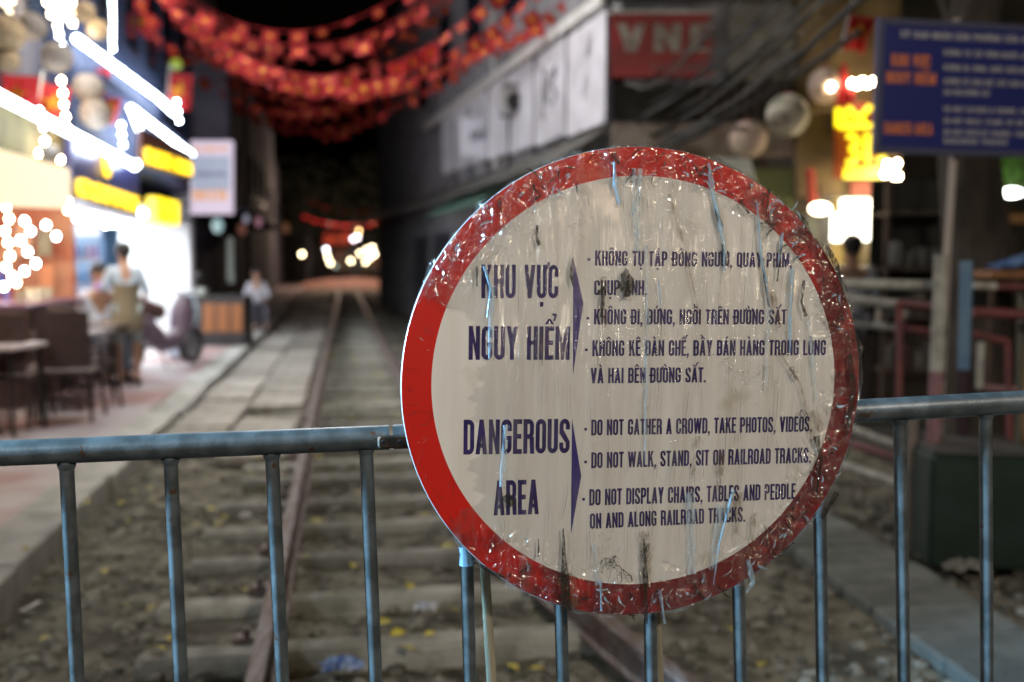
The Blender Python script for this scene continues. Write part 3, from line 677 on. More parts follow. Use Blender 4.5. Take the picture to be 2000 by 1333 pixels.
for pts, w in (([(1197, 318), (1200, 360), (1208, 400)], [6, 13, 9]), ([(1381, 320), (1388, 370), (1400, 425), (1410, 470), (1412, 530)], [8, 13, 11, 14, 5]),
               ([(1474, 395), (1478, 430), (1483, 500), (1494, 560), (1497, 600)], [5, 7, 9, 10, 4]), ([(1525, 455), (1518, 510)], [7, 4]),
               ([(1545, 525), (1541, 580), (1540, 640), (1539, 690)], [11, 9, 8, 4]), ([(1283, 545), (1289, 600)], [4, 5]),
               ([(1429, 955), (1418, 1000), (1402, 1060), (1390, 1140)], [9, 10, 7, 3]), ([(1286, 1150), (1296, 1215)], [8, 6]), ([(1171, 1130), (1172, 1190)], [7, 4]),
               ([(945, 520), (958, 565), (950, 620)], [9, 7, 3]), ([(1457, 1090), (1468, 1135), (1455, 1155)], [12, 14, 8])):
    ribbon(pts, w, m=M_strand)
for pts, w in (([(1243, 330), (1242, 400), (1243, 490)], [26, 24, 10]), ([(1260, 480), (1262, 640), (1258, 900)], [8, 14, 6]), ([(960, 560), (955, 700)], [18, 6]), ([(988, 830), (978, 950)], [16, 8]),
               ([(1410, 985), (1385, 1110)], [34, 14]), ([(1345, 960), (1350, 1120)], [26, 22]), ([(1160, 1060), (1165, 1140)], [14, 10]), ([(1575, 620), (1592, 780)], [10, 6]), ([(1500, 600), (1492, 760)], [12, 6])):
    ribbon(pts, w, z=.0062, bulge=.001, m=M_faint_sheen)
for pts, w in (([(1048, 440), (1046, 462), (1051, 480)], [7, 6, 12]), ([(1117, 505), (1113, 535), (1117, 558)], [5, 9, 4]), ([(1394, 410), (1400, 430), (1407, 442)], [4, 13, 6]),
               ([(1443, 390), (1447, 402), (1460, 418)], [10, 9, 4]), ([(1350, 320), (1366, 345), (1375, 325)], [5, 8, 7]), ([(1498, 370), (1492, 425)], [7, 3]), ([(1523, 470), (1514, 550)], [6, 4]),
               ([(1485, 505), (1492, 560), (1498, 600)], [9, 8, 4]), ([(1566, 548), (1561, 590), (1570, 618)], [8, 7, 10]), ([(1195, 300), (1206, 322)], [16, 6]), ([(975, 392), (975, 412)], [9, 8]),
               ([(1098, 1030), (1100, 1100), (1104, 1190)], [4, 14, 30]), ([(1255, 1050), (1258, 1130), (1260, 1215)], [5, 12, 7]), ([(1165, 575), (1178, 560), (1172, 620)], [8, 10, 8]),
               ([(1407, 478), (1414, 520)], [6, 9]), ([(1050, 1050), (1050, 1085)], [3, 5]), ([(930, 520), (930, 560)], [8, 3]), ([(1610, 480), (1630, 520), (1645, 590)], [10, 14, 8]),
               ([(1655, 690), (1662, 760), (1650, 850)], [10, 16, 9]), ([(1590, 850), (1600, 900), (1590, 960)], [14, 9, 6]), ([(1630, 960), (1600, 1010)], [16, 12]), ([(985, 965), (1000, 985)], [22, 16]),
               ([(925, 1095), (960, 1115), (985, 1125)], [6, 10, 6]), ([(1350, 1140), (1372, 1168)], [14, 10])):
    ribbon(pts, w, z=.0085, bulge=.0006, name='grime_sheen_streak', m=M_grime)
for pts, w in (([(1256, 1035), (1260, 1085), (1258, 1150)], [30, 26, 14]), ([(1176, 540), (1177, 640)], [14, 8]), ([(1505, 570), (1520, 640)], [18, 12]), ([(1585, 800), (1600, 840)], [26, 20]),
               ([(1305, 380), (1330, 470), (1365, 620)], [10, 8, 5]), ([(1520, 690), (1560, 750), (1585, 860)], [7, 6, 12]), ([(1360, 850), (1350, 940)], [12, 8]), ([(1470, 1000), (1460, 1090)], [16, 9]),
               ([(1055, 650), (1058, 720)], [10, 4]), ([(1440, 960), (1435, 1040)], [20, 10]), ([(1100, 1120), (1120, 1185)], [40, 30]), ([(1405, 880), (1400, 960)], [24, 10])):
    ribbon(pts, w, z=.0068, bulge=.0008, name='grime_sheen_streak', m=M_brown)
o = MB()                                                           # the smudge over the word in the second line
x, y = sl_(1221, 556); vs = [(x, y, .0085)]
for k in range(18):
    a = k * 2 * math.pi / 18; r_ = random.uniform(.75, 1.1); vs.append((x + .012 * r_ * math.cos(a), y + .026 * r_ * math.sin(a), .0085))
o.add(vs, [(0, 1 + k, 1 + (k + 1) % 18) for k in range(18)]); so = o.build('grime_smudge', M_grime); so.parent = film
# dirty creases gathered round the rim, every third painted with blue sheen instead
for i in range(150):
    a = random.choice([random.uniform(-.9, .9), random.uniform(.6, 2.5), random.uniform(-2.2, -.6)]); q_ = random.uniform(.335, .378); L_ = random.uniform(.006, .026); t = a + math.pi / 2 + random.gauss(0, .9)
    P = [(q_ * math.cos(a) + L_ * u * math.cos(t + u * .6), q_ * math.sin(a) + L_ * u * math.sin(t + u * .6)) for u in (0, .35, .7, 1)]
    mb = MB(); vs = []
    for j, (x, y) in enumerate(P):
        w = (.0007, .0018, .0014, .0004)[j] * random.uniform(.6, 1.5); vs += [(x - w * math.sin(t), y + w * math.cos(t), .0080), (x + w * math.sin(t), y - w * math.cos(t), .0080)]
    mb.add(vs, [(2 * j, 2 * j + 1, 2 * j + 3, 2 * j + 2) for j in range(3)]); o = mb.build('grime_sheen_streak', M_grime if i % 3 else M_strand); o.parent = film
# hairline cracks in the film
for (px, py, n_) in ((1195, 1085, 10), (1215, 1110, 8), (1180, 1090, 7), (1560, 800, 7), (1590, 900, 8), (1540, 720, 7), (1262, 1060, 8)):
    mb = MB()
    for b_ in range(3):
        p = [px, py]; P = []
        for i in range(n_): P.append(Vector((*sl_(*p), .0085))); p[0] += random.uniform(-6, 7); p[1] += random.uniform(-3, 9)
        mb.tube(P, .0005, 4)
    o = mb.build('crack', M_dark); o.parent = film
# film tied round the nearest bars under the sign
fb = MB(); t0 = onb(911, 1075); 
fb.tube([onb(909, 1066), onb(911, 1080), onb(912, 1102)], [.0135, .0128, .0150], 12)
o = fb.build('film_sheen_strand', M_strand); o.parent = film; o.matrix_parent_inverse = MSI

# ================================================================ HELPERS FOR THE STREET
def text3d(text, O, U, Vv, w, h, m, name, parent, depth=0.0, lift=0.004, gap=.05):
    """capitals on the plane (O; U to the right, Vv up); w is the width of the line, h the cap height"""
    U = Vector(U).normalized(); Vv = Vector(Vv).normalized(); Nn = U.cross(Vv)
    ps, tw = layout(text, gap); mb = MB()
    for k, p in enumerate(ps):
        ar = sum(p[i][0] * p[(i + 1) % len(p)][1] - p[(i + 1) % len(p)][0] * p[i][1] for i in range(len(p)))
        if ar < 0: p = p[::-1]
        z = lift + (k % 7) * .0002 + depth
        top = [O + U * (x / tw * w) + Vv * (y * h) + Nn * z for x, y in p]; n = len(p); mb.add(top, [tuple(range(n))])
        if depth:
            bot = [q - Nn * depth for q in top]
            mb.add(top + bot, [(i, i + n, (i + 1) % n + n, (i + 1) % n) for i in range(n)])
    return mb.build(name, m, parent)
def slab4(mb, c4, t, mi=0):
    """a plate of thickness t behind the four corners (counter-clockwise seen from the front)"""
    c4 = [Vector(c) for c in c4]; nn = (c4[1] - c4[0]).cross(c4[3] - c4[0]).normalized() * t
    return mb.add(c4 + [c - nn for c in c4], [(0, 1, 2, 3), (7, 6, 5, 4), (0, 4, 5, 1), (1, 5, 6, 2), (2, 6, 7, 3), (3, 7, 4, 0)], mi)
FN = Vector((.984, .177, 0)); FU = Vector((-.177, .984, 0))                        # left row of houses: outward normal, direction away
def fac(px, py, o=0.0): return on_plane(px, py, Vector((-3.0, 0, 0)) + FN * o, FN)
def fxy(Y, z, o=0.0): return Vector((-3.0 - .18 * Y, Y, z)) + FN * o

def skin_mesh(verts, edges, radii, sub=1):
    me = bpy.data.meshes.new('tmp'); me.from_pydata([tuple(v) for v in verts], edges, []); o = bpy.data.objects.new('tmp', me); col.objects.link(o)
    md = o.modifiers.new('s', 'SKIN'); md.use_smooth_shade = True
    for i, r in enumerate(radii):
        sv = me.skin_vertices[0].data[i]; sv.radius = r if isinstance(r, tuple) else (r, r); sv.use_root = (i == 0)
    sb = o.modifiers.new('u', 'SUBSURF'); sb.levels = sb.render_levels = sub
    ev = o.evaluated_get(bpy.context.evaluated_depsgraph_get()); m2 = ev.to_mesh()
    V = [v.co.copy() for v in m2.vertices]; Fc = [tuple(p.vertices) for p in m2.polygons]; ev.to_mesh_clear()
    bpy.data.objects.remove(o); bpy.data.meshes.remove(me); return V, Fc
M_skin = mat('skin', (.42, .24, .16), .5, c2=(.36, .19, .12), scale=12); M_hair = mat('black_hair', (.012, .010, .010), .5)
def person(loc, rz, label, shirt, legs, k=1.0, seated=False, arms=None, lean=0.0, shoe=M_dark, long=False, group=None):
    """local frame: faces -Y, feet at z=0 (seated: seat at .45)"""
    e = empty('person', loc, label, 'person', group, rz)
    hz_ = .50 if seated else .92
    J = {'pel': (0, 0, hz_), 'wst': (0, -.01 - lean * .3, hz_ + .16), 'che': (0, -.01 - lean * .8, hz_ + .36), 'nek': (0, -.01 - lean, hz_ + .52), 'hd0': (0, -.035 - lean * 1.1, hz_ + .60), 'hd1': (0, -.03 - lean * 1.15, hz_ + .70), 'hd2': (0, -.02 - lean * 1.15, hz_ + .755)}
    for s, n in ((-1, 'l'), (1, 'r')):
        J['sh' + n] = (s * .165, -lean, hz_ + .46)
        J['el' + n], J['wr' + n] = arms[n] if arms else ((s * .22, .02 - lean * .7, hz_ + .20), (s * .21, -.08, hz_ - .03))
        J['hp' + n] = (s * .09, 0, hz_ - .03)
        J['kn' + n] = (s * .12, -.42, .48) if seated else (s * .10, -.03, .49)
        J['an' + n] = (s * .12, -.40, .08) if seated else (s * .105, .02, .08)
        J['he' + n] = (s * .12, -.38, .035) if seated else (s * .105, .045, .035)
        J['to' + n] = (s * .13, -.56, .03) if seated else (s * .12, -.14, .03)
    rad = dict(pel=(.135, .10), wst=(.125, .09), che=(.15, .105), nek=.052, hd0=.072, hd1=.086, hd2=.062)
    for n in 'lr': rad.update({'sh' + n: .056, 'el' + n: .038, 'wr' + n: .026, 'hp' + n: .085, 'kn' + n: .055, 'an' + n: .036, 'he' + n: .034, 'to' + n: .026})
    E = [('pel', 'wst'), ('wst', 'che'), ('che', 'nek'), ('nek', 'hd0'), ('hd0', 'hd1'), ('hd1', 'hd2')]
    for n in 'lr': E += [('che', 'sh' + n), ('sh' + n, 'el' + n), ('el' + n, 'wr' + n), ('pel', 'hp' + n), ('hp' + n, 'kn' + n), ('kn' + n, 'an' + n), ('an' + n, 'he' + n), ('an' + n, 'to' + n)]
    def build(names, grow, name, m, extra=None):
        ns = [x for x in J if x in names]; ix = {x: i for i, x in enumerate(ns)}
        V, Fc = skin_mesh([Vector(J[x]) * k for x in ns], [(ix[a], ix[b_]) for a, b_ in E if a in ix and b_ in ix],
                          [tuple(k * (q + grow) for q in rad[x]) if isinstance(rad[x], tuple) else k * (rad[x] + grow) for x in ns], 2)
        mb = MB(); mb.add(V, Fc, 0, True)
        if extra: extra(mb)
        o = mb.build(name, m); o.parent = e; return o
    def bits(mb):
        h = Vector(J['hd1']) * k
        mb.ball(h + Vector((0, -.088 * k, -.02 * k)), (.013 * k, .020 * k, .024 * k), 8, 6)      # nose
        for s in (-1, 1):
            mb.ball(h + Vector((s * .030 * k, -.078 * k, .005)), .011 * k, 8, 6); mb.ball(h + Vector((s * .086 * k, 0, -.01)), (.010 * k, .018 * k, .028 * k), 8, 6)
        mb.ball(h + Vector((0, -.082 * k, -.052 * k)), (.024 * k, .008 * k, .007 * k), 8, 6)
        for n, s in (('l', -1), ('r', 1)):
            w_ = Vector(J['wr' + n]) * k; d = (w_ - Vector(J['el' + n]) * k).normalized(); sd = d.cross(Vector((0, 1, 0))).normalized() if abs(d.y) < .9 else Vector((1, 0, 0))
            mb.tube([w_, w_ + d * .03 * k, w_ + d * .085 * k], [.026 * k, .034 * k, .030 * k], 8)
            for f in range(4):
                b0 = w_ + d * .08 * k + sd * (f - 1.5) * .016 * k; L0 = (.055, .068, .064, .048)[f] * k
                mb.tube([b0, b0 + d * L0 * .5 + Vector((0, -.006, 0)), b0 + d * L0 + Vector((0, -.018 * k, 0))], [.009 * k, .0085 * k, .007 * k], 6)
            mb.tube([w_ + d * .025 * k - sd * .025 * k, w_ + d * .06 * k - sd * .052 * k, w_ + d * .09 * k - sd * .056 * k], [.011 * k, .010 * k, .008 * k], 6)
    build(set(J), 0, 'body', M_skin, bits)
    build({'pel', 'wst', 'che', 'shl', 'shr', 'ell', 'elr'} if long is False else {'pel', 'wst', 'che', 'shl', 'shr', 'ell', 'elr', 'wrl', 'wrr'}, .014, 'shirt', shirt)
    build({'pel', 'hpl', 'hpr', 'knl', 'knr'} | ({'anl', 'anr'} if long else set()), .021, 'trousers' if long else 'shorts', legs)
    hb_ = MB(); h = Vector(J['hd1']) * k; hb_.ball(h + Vector((0, .018 * k, .028 * k)), (.097 * k, .098 * k, .085 * k), 14, 9); hb_.ball(h + Vector((0, .05 * k, -.02 * k)), (.080 * k, .058 * k, .07 * k), 12, 8)
    o = hb_.build('hair', M_hair); o.parent = e
    for n in 'lr':
        a, t_ = Vector(J['he' + n]) * k, Vector(J['to' + n]) * k
        so_ = MB().tube([a + Vector((0, .02, -.010)), (a + t_) / 2 + Vector((0, 0, -.002)), t_ + Vector((0, -.02, -.008))], [.038 * k, .042 * k, .032 * k], 10).build('shoe', shoe); so_.parent = e
    return e

# ================================================================ LEFT ROW: CAFES
M_wallblue = mat('blue_grey_wall', (.025, .045, .12), .7, c2=(.045, .065, .14), scale=4)
M_wallcream = mat('cream_wall', (.62, .52, .34), .7, c2=(.70, .62, .45), scale=3)
M_wallwhite = mat('white_wall', (.80, .82, .84), .6, c2=(.72, .75, .78), scale=4)
M_orange = mat('orange_wall', (.42, .10, .05), .6, c2=(.50, .24, .14), scale=3)
M_darkwall = mat('dark_wall', (.045, .045, .06), .85, c2=(.09, .085, .11), scale=2)
M_ceil = glow('ceiling_panel_light', (.9, .96, 1.0), 48)
M_ceilw = glow('warm_panel_light', (1, .82, .62), 26)

def room(Y0, Y1, zc, depth, wall_m, end_m, b_, floor_m):
    a0, a1 = fxy(Y0, 0), fxy(Y1, 0)
    d0, d1 = a0 - FN * depth, a1 - FN * depth
    up = Vector((0, 0, 1))
    slab4(MB(), [a1 + up * .09, a0 + up * .09, d0 + up * .09, d1 + up * .09][::-1], .02)
    mb = MB(); slab4(mb, [d0 + up * .05, d1 + up * .05, d1 + up * zc, d0 + up * zc], .1); mb.build('back_wall', wall_m, b_)
    mb = MB(); slab4(mb, [d1 + up * .05, a1 + up * .05 - FN * .01, a1 + up * zc - FN * .01, d1 + up * zc], .12); mb.build('end_wall', end_m, b_)
    mb = MB(); mb.box((a0 + a1 + d0 + d1) / 4 + up * (zc + .07), (depth, (a1 - a0).length, .12), rotz(math.atan2(.18, 1))); mb.build('ceiling', M_wallwhite, b_)
# --- nearer cafe
cA = empty('cafe_building', fxy(9, .08), 'nearest cafe on the left with cream front hung with warm bulbs and orange inner wall', 'building')
room(6.0, 11.6, 2.35, 3.2, M_orange, M_orange, cA, None)
mb = MB(); slab4(mb, [fxy(6, 2.42), fxy(11.75, 2.42), fxy(11.75, 3.0), fxy(6, 3.0)], .15); mb.build('fascia', mat('olive_fascia', (.16, .14, .05), .7, c2=(.10, .08, .03), scale=3), cA)
mb = MB(); slab4(mb, [fxy(6, 3.0, -.25), fxy(11.75, 3.0, -.25), fxy(11.75, 8.5, -.25), fxy(6, 8.5, -.25)], .25); mb.build('upper_wall', M_darkwall, cA)
for k in range(4):
    Y = 7.2 + k * 1.25
    w_ = MB(); slab4(w_, [fxy(Y, 4.0, -.22), fxy(Y + .8, 4.0, -.22), fxy(Y + .8, 5.4, -.22), fxy(Y, 5.4, -.22)], .05); wo = w_.build('window', mat('dark_glass', (.02, .03, .05), .1) if k == 0 else bpy.data.materials['dark_glass'], cA)
# cream front screen; the bulbs' light on it is put in as emission
scr = MB(); p = [fac(-60, 275, .55), fac(136, 330, .55), fac(136, 408, .55), fac(-60, 400, .55)]
slab4(scr, p[::-1], .04)
so = scr.build('bulb_glow_screen', glow('cream_bulb_glow', (1, .84, .56), .95, (.8, .7, .5)), cA)
for k in range(3):
    Y = 7.4 + k * 1.4
    mb = MB(); mb.bbox(fxy(Y, 2.33, -1.3), (.3, 1.1, .05), .01, rotz(math.atan2(.18, 1))); mb.build('ceiling_light', M_ceilw, cA)
# --- second cafe, open white-lit room
cB = empty('cafe_building', fxy(16, .08), 'second cafe on the left, blue front outlined by white tubes above a white room', 'building')
room(12.0, 21.0, 2.3, 3.4, M_wallwhite, M_wallwhite, cB, None)
mb = MB(); slab4(mb, [fxy(11.8, 2.95, .0), fxy(21.6, 2.95, .0), fxy(21.6, 8.8, .0), fxy(11.8, 8.8, .0)], .3); mb.build('upper_wall', M_wallblue, cB)
mb = MB(); mb.box(fxy(21.3, 1.5, -.15), (.35, .5, 3.0), rotz(math.atan2(.18, 1))); mb.build('end_pillar', M_wallwhite, cB)
mb = MB(); mb.box(fxy(16.8, 3.75, .10), (.25, 9.0, .10), rotz(math.atan2(.18, 1))); mb.build('balcony_slab', M_wallblue, cB)
for k in range(5):
    Y = 13.2 + k * 1.7
    w_ = MB(); slab4(w_, [fxy(Y, 4.7, .02), fxy(Y + .9, 4.7, .02), fxy(Y + .9, 6.2, .02), fxy(Y, 6.2, .02)], .05); w_.build('window', bpy.data.materials['dark_glass'], cB)
for k in range(5):
    Y = 12.9 + k * 1.75
    mb = MB(); mb.bbox(fxy(Y, 2.27, -1.2), (.5, 1.2, .05), .01, rotz(math.atan2(.18, 1))); mb.build('ceiling_light', M_ceil, cB)
mb = MB(); slab4(mb, [fxy(12.0, 2.24, .02), fxy(16.5, 2.24, .02), fxy(16.5, 2.33, .02), fxy(12.0, 2.33, .02)], .05); mb.build('light_strip', M_led, cB)
# light tubes along the eaves
tubes = [((-40, 168), (262, 324), .34, 'long white light tube sloping over the dark blue shop board'), ((262, 326), (304, 290), .34, 'short white light tube joining the shop board to the next front'),
         ((256, 212), (374, 302), .35, 'white light tube over the yellow letters at the far end of the cafe'), ((150, 76), (306, 190), .20, 'upper white light tube along the balcony of the second cafe'),
         ((306, 190), (340, 222), .25, 'short upper light tube continuing towards the hanging red flag'), ((258, 214), (288, 290), .30, 'steep white light tube beside the blue cafe wall')]
for a, b_, o_, lab in tubes:
    p, q = fac(*a, o_), fac(*b_, o_)
    t = MB(); t.tube([p, q], .042, 10); o = t.build('light_tube', M_led); tag(o, lab, 'light tube', 'white light tubes along the cafe fronts')
# dark blue shop board with yellow letters and cup
M_navy = mat('navy_board', (.030, .035, .13), .35)
sb_ = empty('shop_sign', fac(205, 350, .2), 'dark blue shop board with glowing yellow letters and a cup above them', 'sign')
mb = MB(); slab4(mb, [fac(141, 388, .2), fac(272, 424, .2), fac(272, 322, .2), fac(141, 250, .2)], .08); mb.build('board', M_navy, sb_)
O = fac(150, 382, .22); Q = fac(269, 414, .22); hgt = (fac(150, 347, .22) - O).length
text3d('COFFEE', O, Q - O, (0, 0, 1), (Q - O).length, hgt, M_yel, 'lettering', sb_, .03)
cup = MB(); c0 = fac(210, 350, .25); 
for z_, r_ in ((.0, .06),): pass
prof_c = [(.0, .05), (.04, .10), (.16, .13), (.27, .14)]
vs = []; 
for z_, r_ in prof_c: vs += [c0 + Vector((0, 0, z_ + .02)) + FU * (r_ * math.cos(k * math.pi / 6)) + FN * (r_ * .35 * math.sin(k * math.pi / 6)) for k in range(12)]
cup.add(vs, [(i * 12 + k, i * 12 + (k + 1) % 12, (i + 1) * 12 + (k + 1) % 12, (i + 1) * 12 + k) for i in range(3) for k in range(12)], 0, True)
cup.add(vs[36:], [tuple(range(12))]); cup.build('cup', M_yel, sb_)
s2 = empty('shop_sign', fac(325, 318, .45), 'row of glowing yellow letters under the far white light tube', 'sign')
O = fac(282, 318, .45); Q = fac(372, 343, .45)
mb = MB(); slab4(mb, [fac(276, 322, .40), fac(376, 350, .40), fac(376, 300, .40), fac(276, 250, .40)], .05); mb.build('board', mat('brown_board', (.12, .04, .03), .5), s2)
text3d('CAFE BAR', O, Q - O, (0, 0, 1), (Q - O).length, (fac(282, 288, .45) - O).length, M_yel, 'lettering', s2, .03)
s3 = empty('shop_sign', fac(328, 405, .3), 'plain bright yellow lit box at the corner of the white room', 'sign')
mb = MB(); slab4(mb, [fac(306, 432, .3), fac(350, 440, .3), fac(350, 395, .3), fac(306, 384, .3)], .15); mb.build('light_box', glow('yellow_box', (1, .72, .0), 2.4), s3)
# projecting light box facing the camera
lb = empty('light_box_sign', at(412, 345, 20), 'pale lilac projecting light box with orange lines, hanging beyond the cafes', 'sign')
def rect(x0, y0, x1, y1, Y): return [at(x0, y1, Y), at(x1, y1, Y), at(x1, y0, Y), at(x0, y0, Y)]
mb = MB(); slab4(mb, rect(372, 275, 452, 418, 20), .16); mb.build('casing', glow('lilac_light_box', (.86, .72, .90), .8), lb)
mb = MB(); slab4(mb, rect(376, 305, 449, 372, 19.985), .01); mb.build('panel', glow('pale_blue_print', (.62, .70, .92), .55), lb)
M_or = glow('orange_print', (1.0, .42, .06), .75)
text3d('CAFE', at(380, 296, 19.98), (1, 0, 0), (0, 0, 1), .66, .10, M_or, 'lettering', lb)
text3d('BEER', at(378, 392, 19.98), (1, 0, 0), (0, 0, 1), .66, .21, M_or, 'lettering', lb)
text3d('COCKTAIL', at(381, 345, 19.97), (1, 0, 0), (0, 0, 1), .62, .09, mat('lilac_ink', (.25, .2, .5), .5), 'lettering', lb)
mb = MB(); mb.tube([at(372, 290, 20.08), at(352, 286, 20.08)], .02); mb.tube([at(372, 400, 20.08), at(352, 400, 20.08)], .02); mb.build('bracket', M_dark, lb)

# strings of bulbs: each string a thing, each bulb a part
def bulbs(pts, Y, m, lab, r=.026, name='bulb_string'):
    P = [at(x, y, Y) for x, y in pts]
    e = empty(name, P[0], lab, 'string lights', 'strings of bulbs over the cafes')
    MB().tube(P if len(P) > 1 else [P[0], P[0] + Vector((0, 0, .3))], .004, 5).build('wire', M_dark, e)
    b_ = MB(); b_.ball((0, 0, 0), (r, r, r * 1.2), 10, 7); first = None
    for p in P:
        if first is None: first = b_.build('bulb', m, e); first.matrix_parent_inverse = Matrix.Identity(4); first.location = p - e.location
        else: inst('bulb', first.data, e, Matrix.Translation(p - e.location))
bulbs([(219, y) for y in range(-4, 98, 11)], 14, M_bulbc, 'cold white bulbs hanging straight down above the upper light tube')
bulbs([(39, 112), (42, 140), (45, 166)], 11, M_bulbc, 'three cold bulbs in a column left of the cream screen')
bulbs([(120, 158), (123, 182), (125, 205), (128, 228), (131, 250)], 11, M_bulb, 'warm bulbs hanging at the corner above the cream screen')
bulbs([(133, y) for y in range(275, 415, 17)], 11, M_bulb, 'warm bulbs running down the corner post of the cream front')
bulbs([(232, 182), (237, 245), (238, 264), (240, 283)], 13.5, M_bulbc, 'four cold bulbs in a column against the blue wall')
bulbs([(345, 200), (347, 218), (350, 236)], 17, M_bulbc, 'three cold bulbs below the big hanging flag')
bulbs([(3, 182), (5, 207), (26, 197), (46, 192), (38, 212), (58, 208), (76, 217)], 10.5, M_bulbc, 'cold bulbs bunched at the left end of the long light tube')
bulbs([(-10, 268), (8, 266), (30, 268), (52, 262), (68, 255), (84, 248)], 10.5, M_bulb, 'warm bulbs along the top edge of the cream screen')
bulbs([(12, 405), (18, 428), (10, 452), (16, 474), (20, 500), (12, 522), (24, 540), (32, 552)], 9.8, M_bulb, 'warm bulbs hanging down in front of the orange wall')
bulbs([(137, 476), (137, 500)], 12.5, M_bulbc, 'two cold bulbs in front of the blue fridge')
bulbs([(92, 5), (104, 12), (116, 4), (128, 16), (140, 6), (120, 30), (134, 34), (146, 24), (112, 50), (100, 28), (142, 46)], 11, M_bulb, 'dense warm bulbs round the lanterns at the top left')
bulbs([(30, 330), (48, 312), (62, 345), (24, 372), (50, 388), (84, 372), (100, 396), (18, 350)], 10.2, M_bulb, 'warm bulbs scattered over the cream screen')
bulbs([(62, 405), (80, 412), (96, 418), (112, 408), (150, 428), (168, 432), (186, 436), (206, 440)], 12, M_bulbc, 'cold bulbs strung under the shop board')
bulbs([(115, 68), (122, 90), (118, 112), (136, 108)], 11, M_bulbc, 'cold bulbs beside the grey wicker balls')

bulbs([(48, 432), (60, 452), (40, 470), (54, 492), (70, 515), (48, 530), (8, 560), (90, 440), (110, 462)], 10.0, M_bulbc, 'cold bulbs hung loosely across the orange inner wall')
bulbs([(66, 262), (88, 276), (104, 292), (118, 312), (108, 338), (120, 362), (96, 350), (76, 300), (12, 292), (36, 288)], 10.3, M_bulb, 'warm bulbs in a slanting swarm over the right half of the cream screen')
# wicker ball lanterns
M_wick = mat('grey_wicker', (.40, .38, .36), .8, c2=(.24, .22, .22), scale=30, bump=.5)
M_wickw = mat('straw_wicker', (.55, .42, .26), .8, c2=(.40, .28, .16), scale=30, bump=.5)
def ball_lantern(px, py, r, Y, m, lab, group=None, emi=None):
    c = at(px, py, Y); R_ = r / FPX * Y
    e = empty('ball_lantern', c, lab, 'lantern', group)
    b_ = MB(); b_.ball(c, (R_, R_, R_ * .95), 18, 12); b_.build('shade', m, e)
    rb = MB()
    for k in range(8):
        a = k * math.pi / 8; rb.tube([c + Vector((math.cos(a) * math.sin(t) * R_ * 1.015, math.sin(a) * math.sin(t) * R_ * 1.015, math.cos(t) * R_ * .965)) for t in [j * 2 * math.pi / 24 for j in range(25)]], R_ * .03, 5, cap=False)
    rb.build('rib', M_wickw, e)
    MB().tube([c + Vector((0, 0, R_ * .9)), c + Vector((0, 0, R_ + .5))], .005, 5).build('cord', M_dark, e)
for (x, y, r, Y, m, lab) in ((62, 52, 26, 10.5, M_wick, 'grey wicker ball high at the left beside the warm bulbs'), (112, 112, 28, 10.5, M_wick, 'grey wicker ball left of the upper light tube'),
        (172, 172, 27, 11.5, M_wick, 'grey wicker ball in front of the blue wall, upper of two'), (187, 222, 29, 11.5, M_wick, 'grey wicker ball in front of the blue wall, lower of two'),
        (12, 66, 34, 10, M_wickw, 'straw coloured wicker ball cut by the left edge of the picture'), (192, 58, 20, 11.5, M_wickw, 'small straw wicker ball above the upper light tube'),
        (14, 118, 22, 10, M_wickw, 'smaller straw wicker ball at the left edge under the large one'), (165, 24, 20, 11, M_wickw, 'straw wicker ball at the top among the warm bulbs'),
        (66, 328, 20, 9.9, M_wick, 'grey wicker ball before the lit cream screen'), (98, 300, 18, 9.9, M_wick, 'small grey wicker ball at the top of the cream screen')):
    ball_lantern(x, y, r, Y, m, lab, 'wicker balls hung over the cafes')

# flags
def translucent(name, c, tr=.45, em=0):
    m, N, L, b_ = new_mat(name); b_.inputs['Base Color'].default_value = (*c, 1); b_.inputs['Roughness'].default_value = .7
    t = N.new('ShaderNodeBsdfTranslucent'); t.inputs[0].default_value = (*c, 1); x = N.new('ShaderNodeMixShader'); x.inputs[0].default_value = tr
    L.new(b_.outputs[0], x.inputs[1]); L.new(t.outputs[0], x.inputs[2]); L.new(x.outputs[0], N['Material Output'].inputs[0]); return m
M_flag = translucent('flag_red', (.46, .026, .030)); M_star = translucent('flag_yellow', (.85, .42, .03))
def flag_mb(w, h, wav=.02, hang=False):
    mb = MB(); nx_, nz_ = 6, 4; f = lambda u, v: (u * w, wav * math.sin(u * 5 + v * 2), -v * h)
    vs = [f(i / nx_, j / nz_) for j in range(nz_ + 1) for i in range(nx_ + 1)]
    mb.add(vs, [(j * (nx_ + 1) + i, (j + 1) * (nx_ + 1) + i, (j + 1) * (nx_ + 1) + i + 1, j * (nx_ + 1) + i + 1) for j in range(nz_) for i in range(nx_)], 0, True)
    for side in (-1, 1):
        pts = []
        for k in range(10):
            r_ = .34 * h if k % 2 == 0 else .13 * h; a = math.pi / 2 + k * math.pi / 5; u, v = .5 + r_ * math.cos(a) / w, .5 - r_ * math.sin(a) / h; x, y, z = f(u, v); pts.append((x, y + side * .004, z))
        c = f(.5, .5); mb.add([(c[0], c[1] + side * .004, c[2])] + pts, [(0, 1 + k, 1 + (k + 1) % 10) for k in range(10)], 1)
    return mb
def big_flag(px, py, Y, w, h, tilt, rz, lab, grp='large flags on the cafe fronts'):
    e = empty('hanging_flag', at(px, py, Y), lab, 'flag', grp, rz)
    f = flag_mb(w, h, .05).build('cloth', [M_flag, M_star]); f.parent = e; f.rotation_euler = (0, tilt, 0)
    p = MB().tube([(-.02, 0, .12), (-.02, 0, -h * 1.1)], .012, 8).build('pole', M_white); p.parent = e; p.rotation_euler = (0, tilt, 0)
big_flag(333, 140, 17, .36, .60, .10, .5, 'large red flag hanging at the far end of the light tubes')
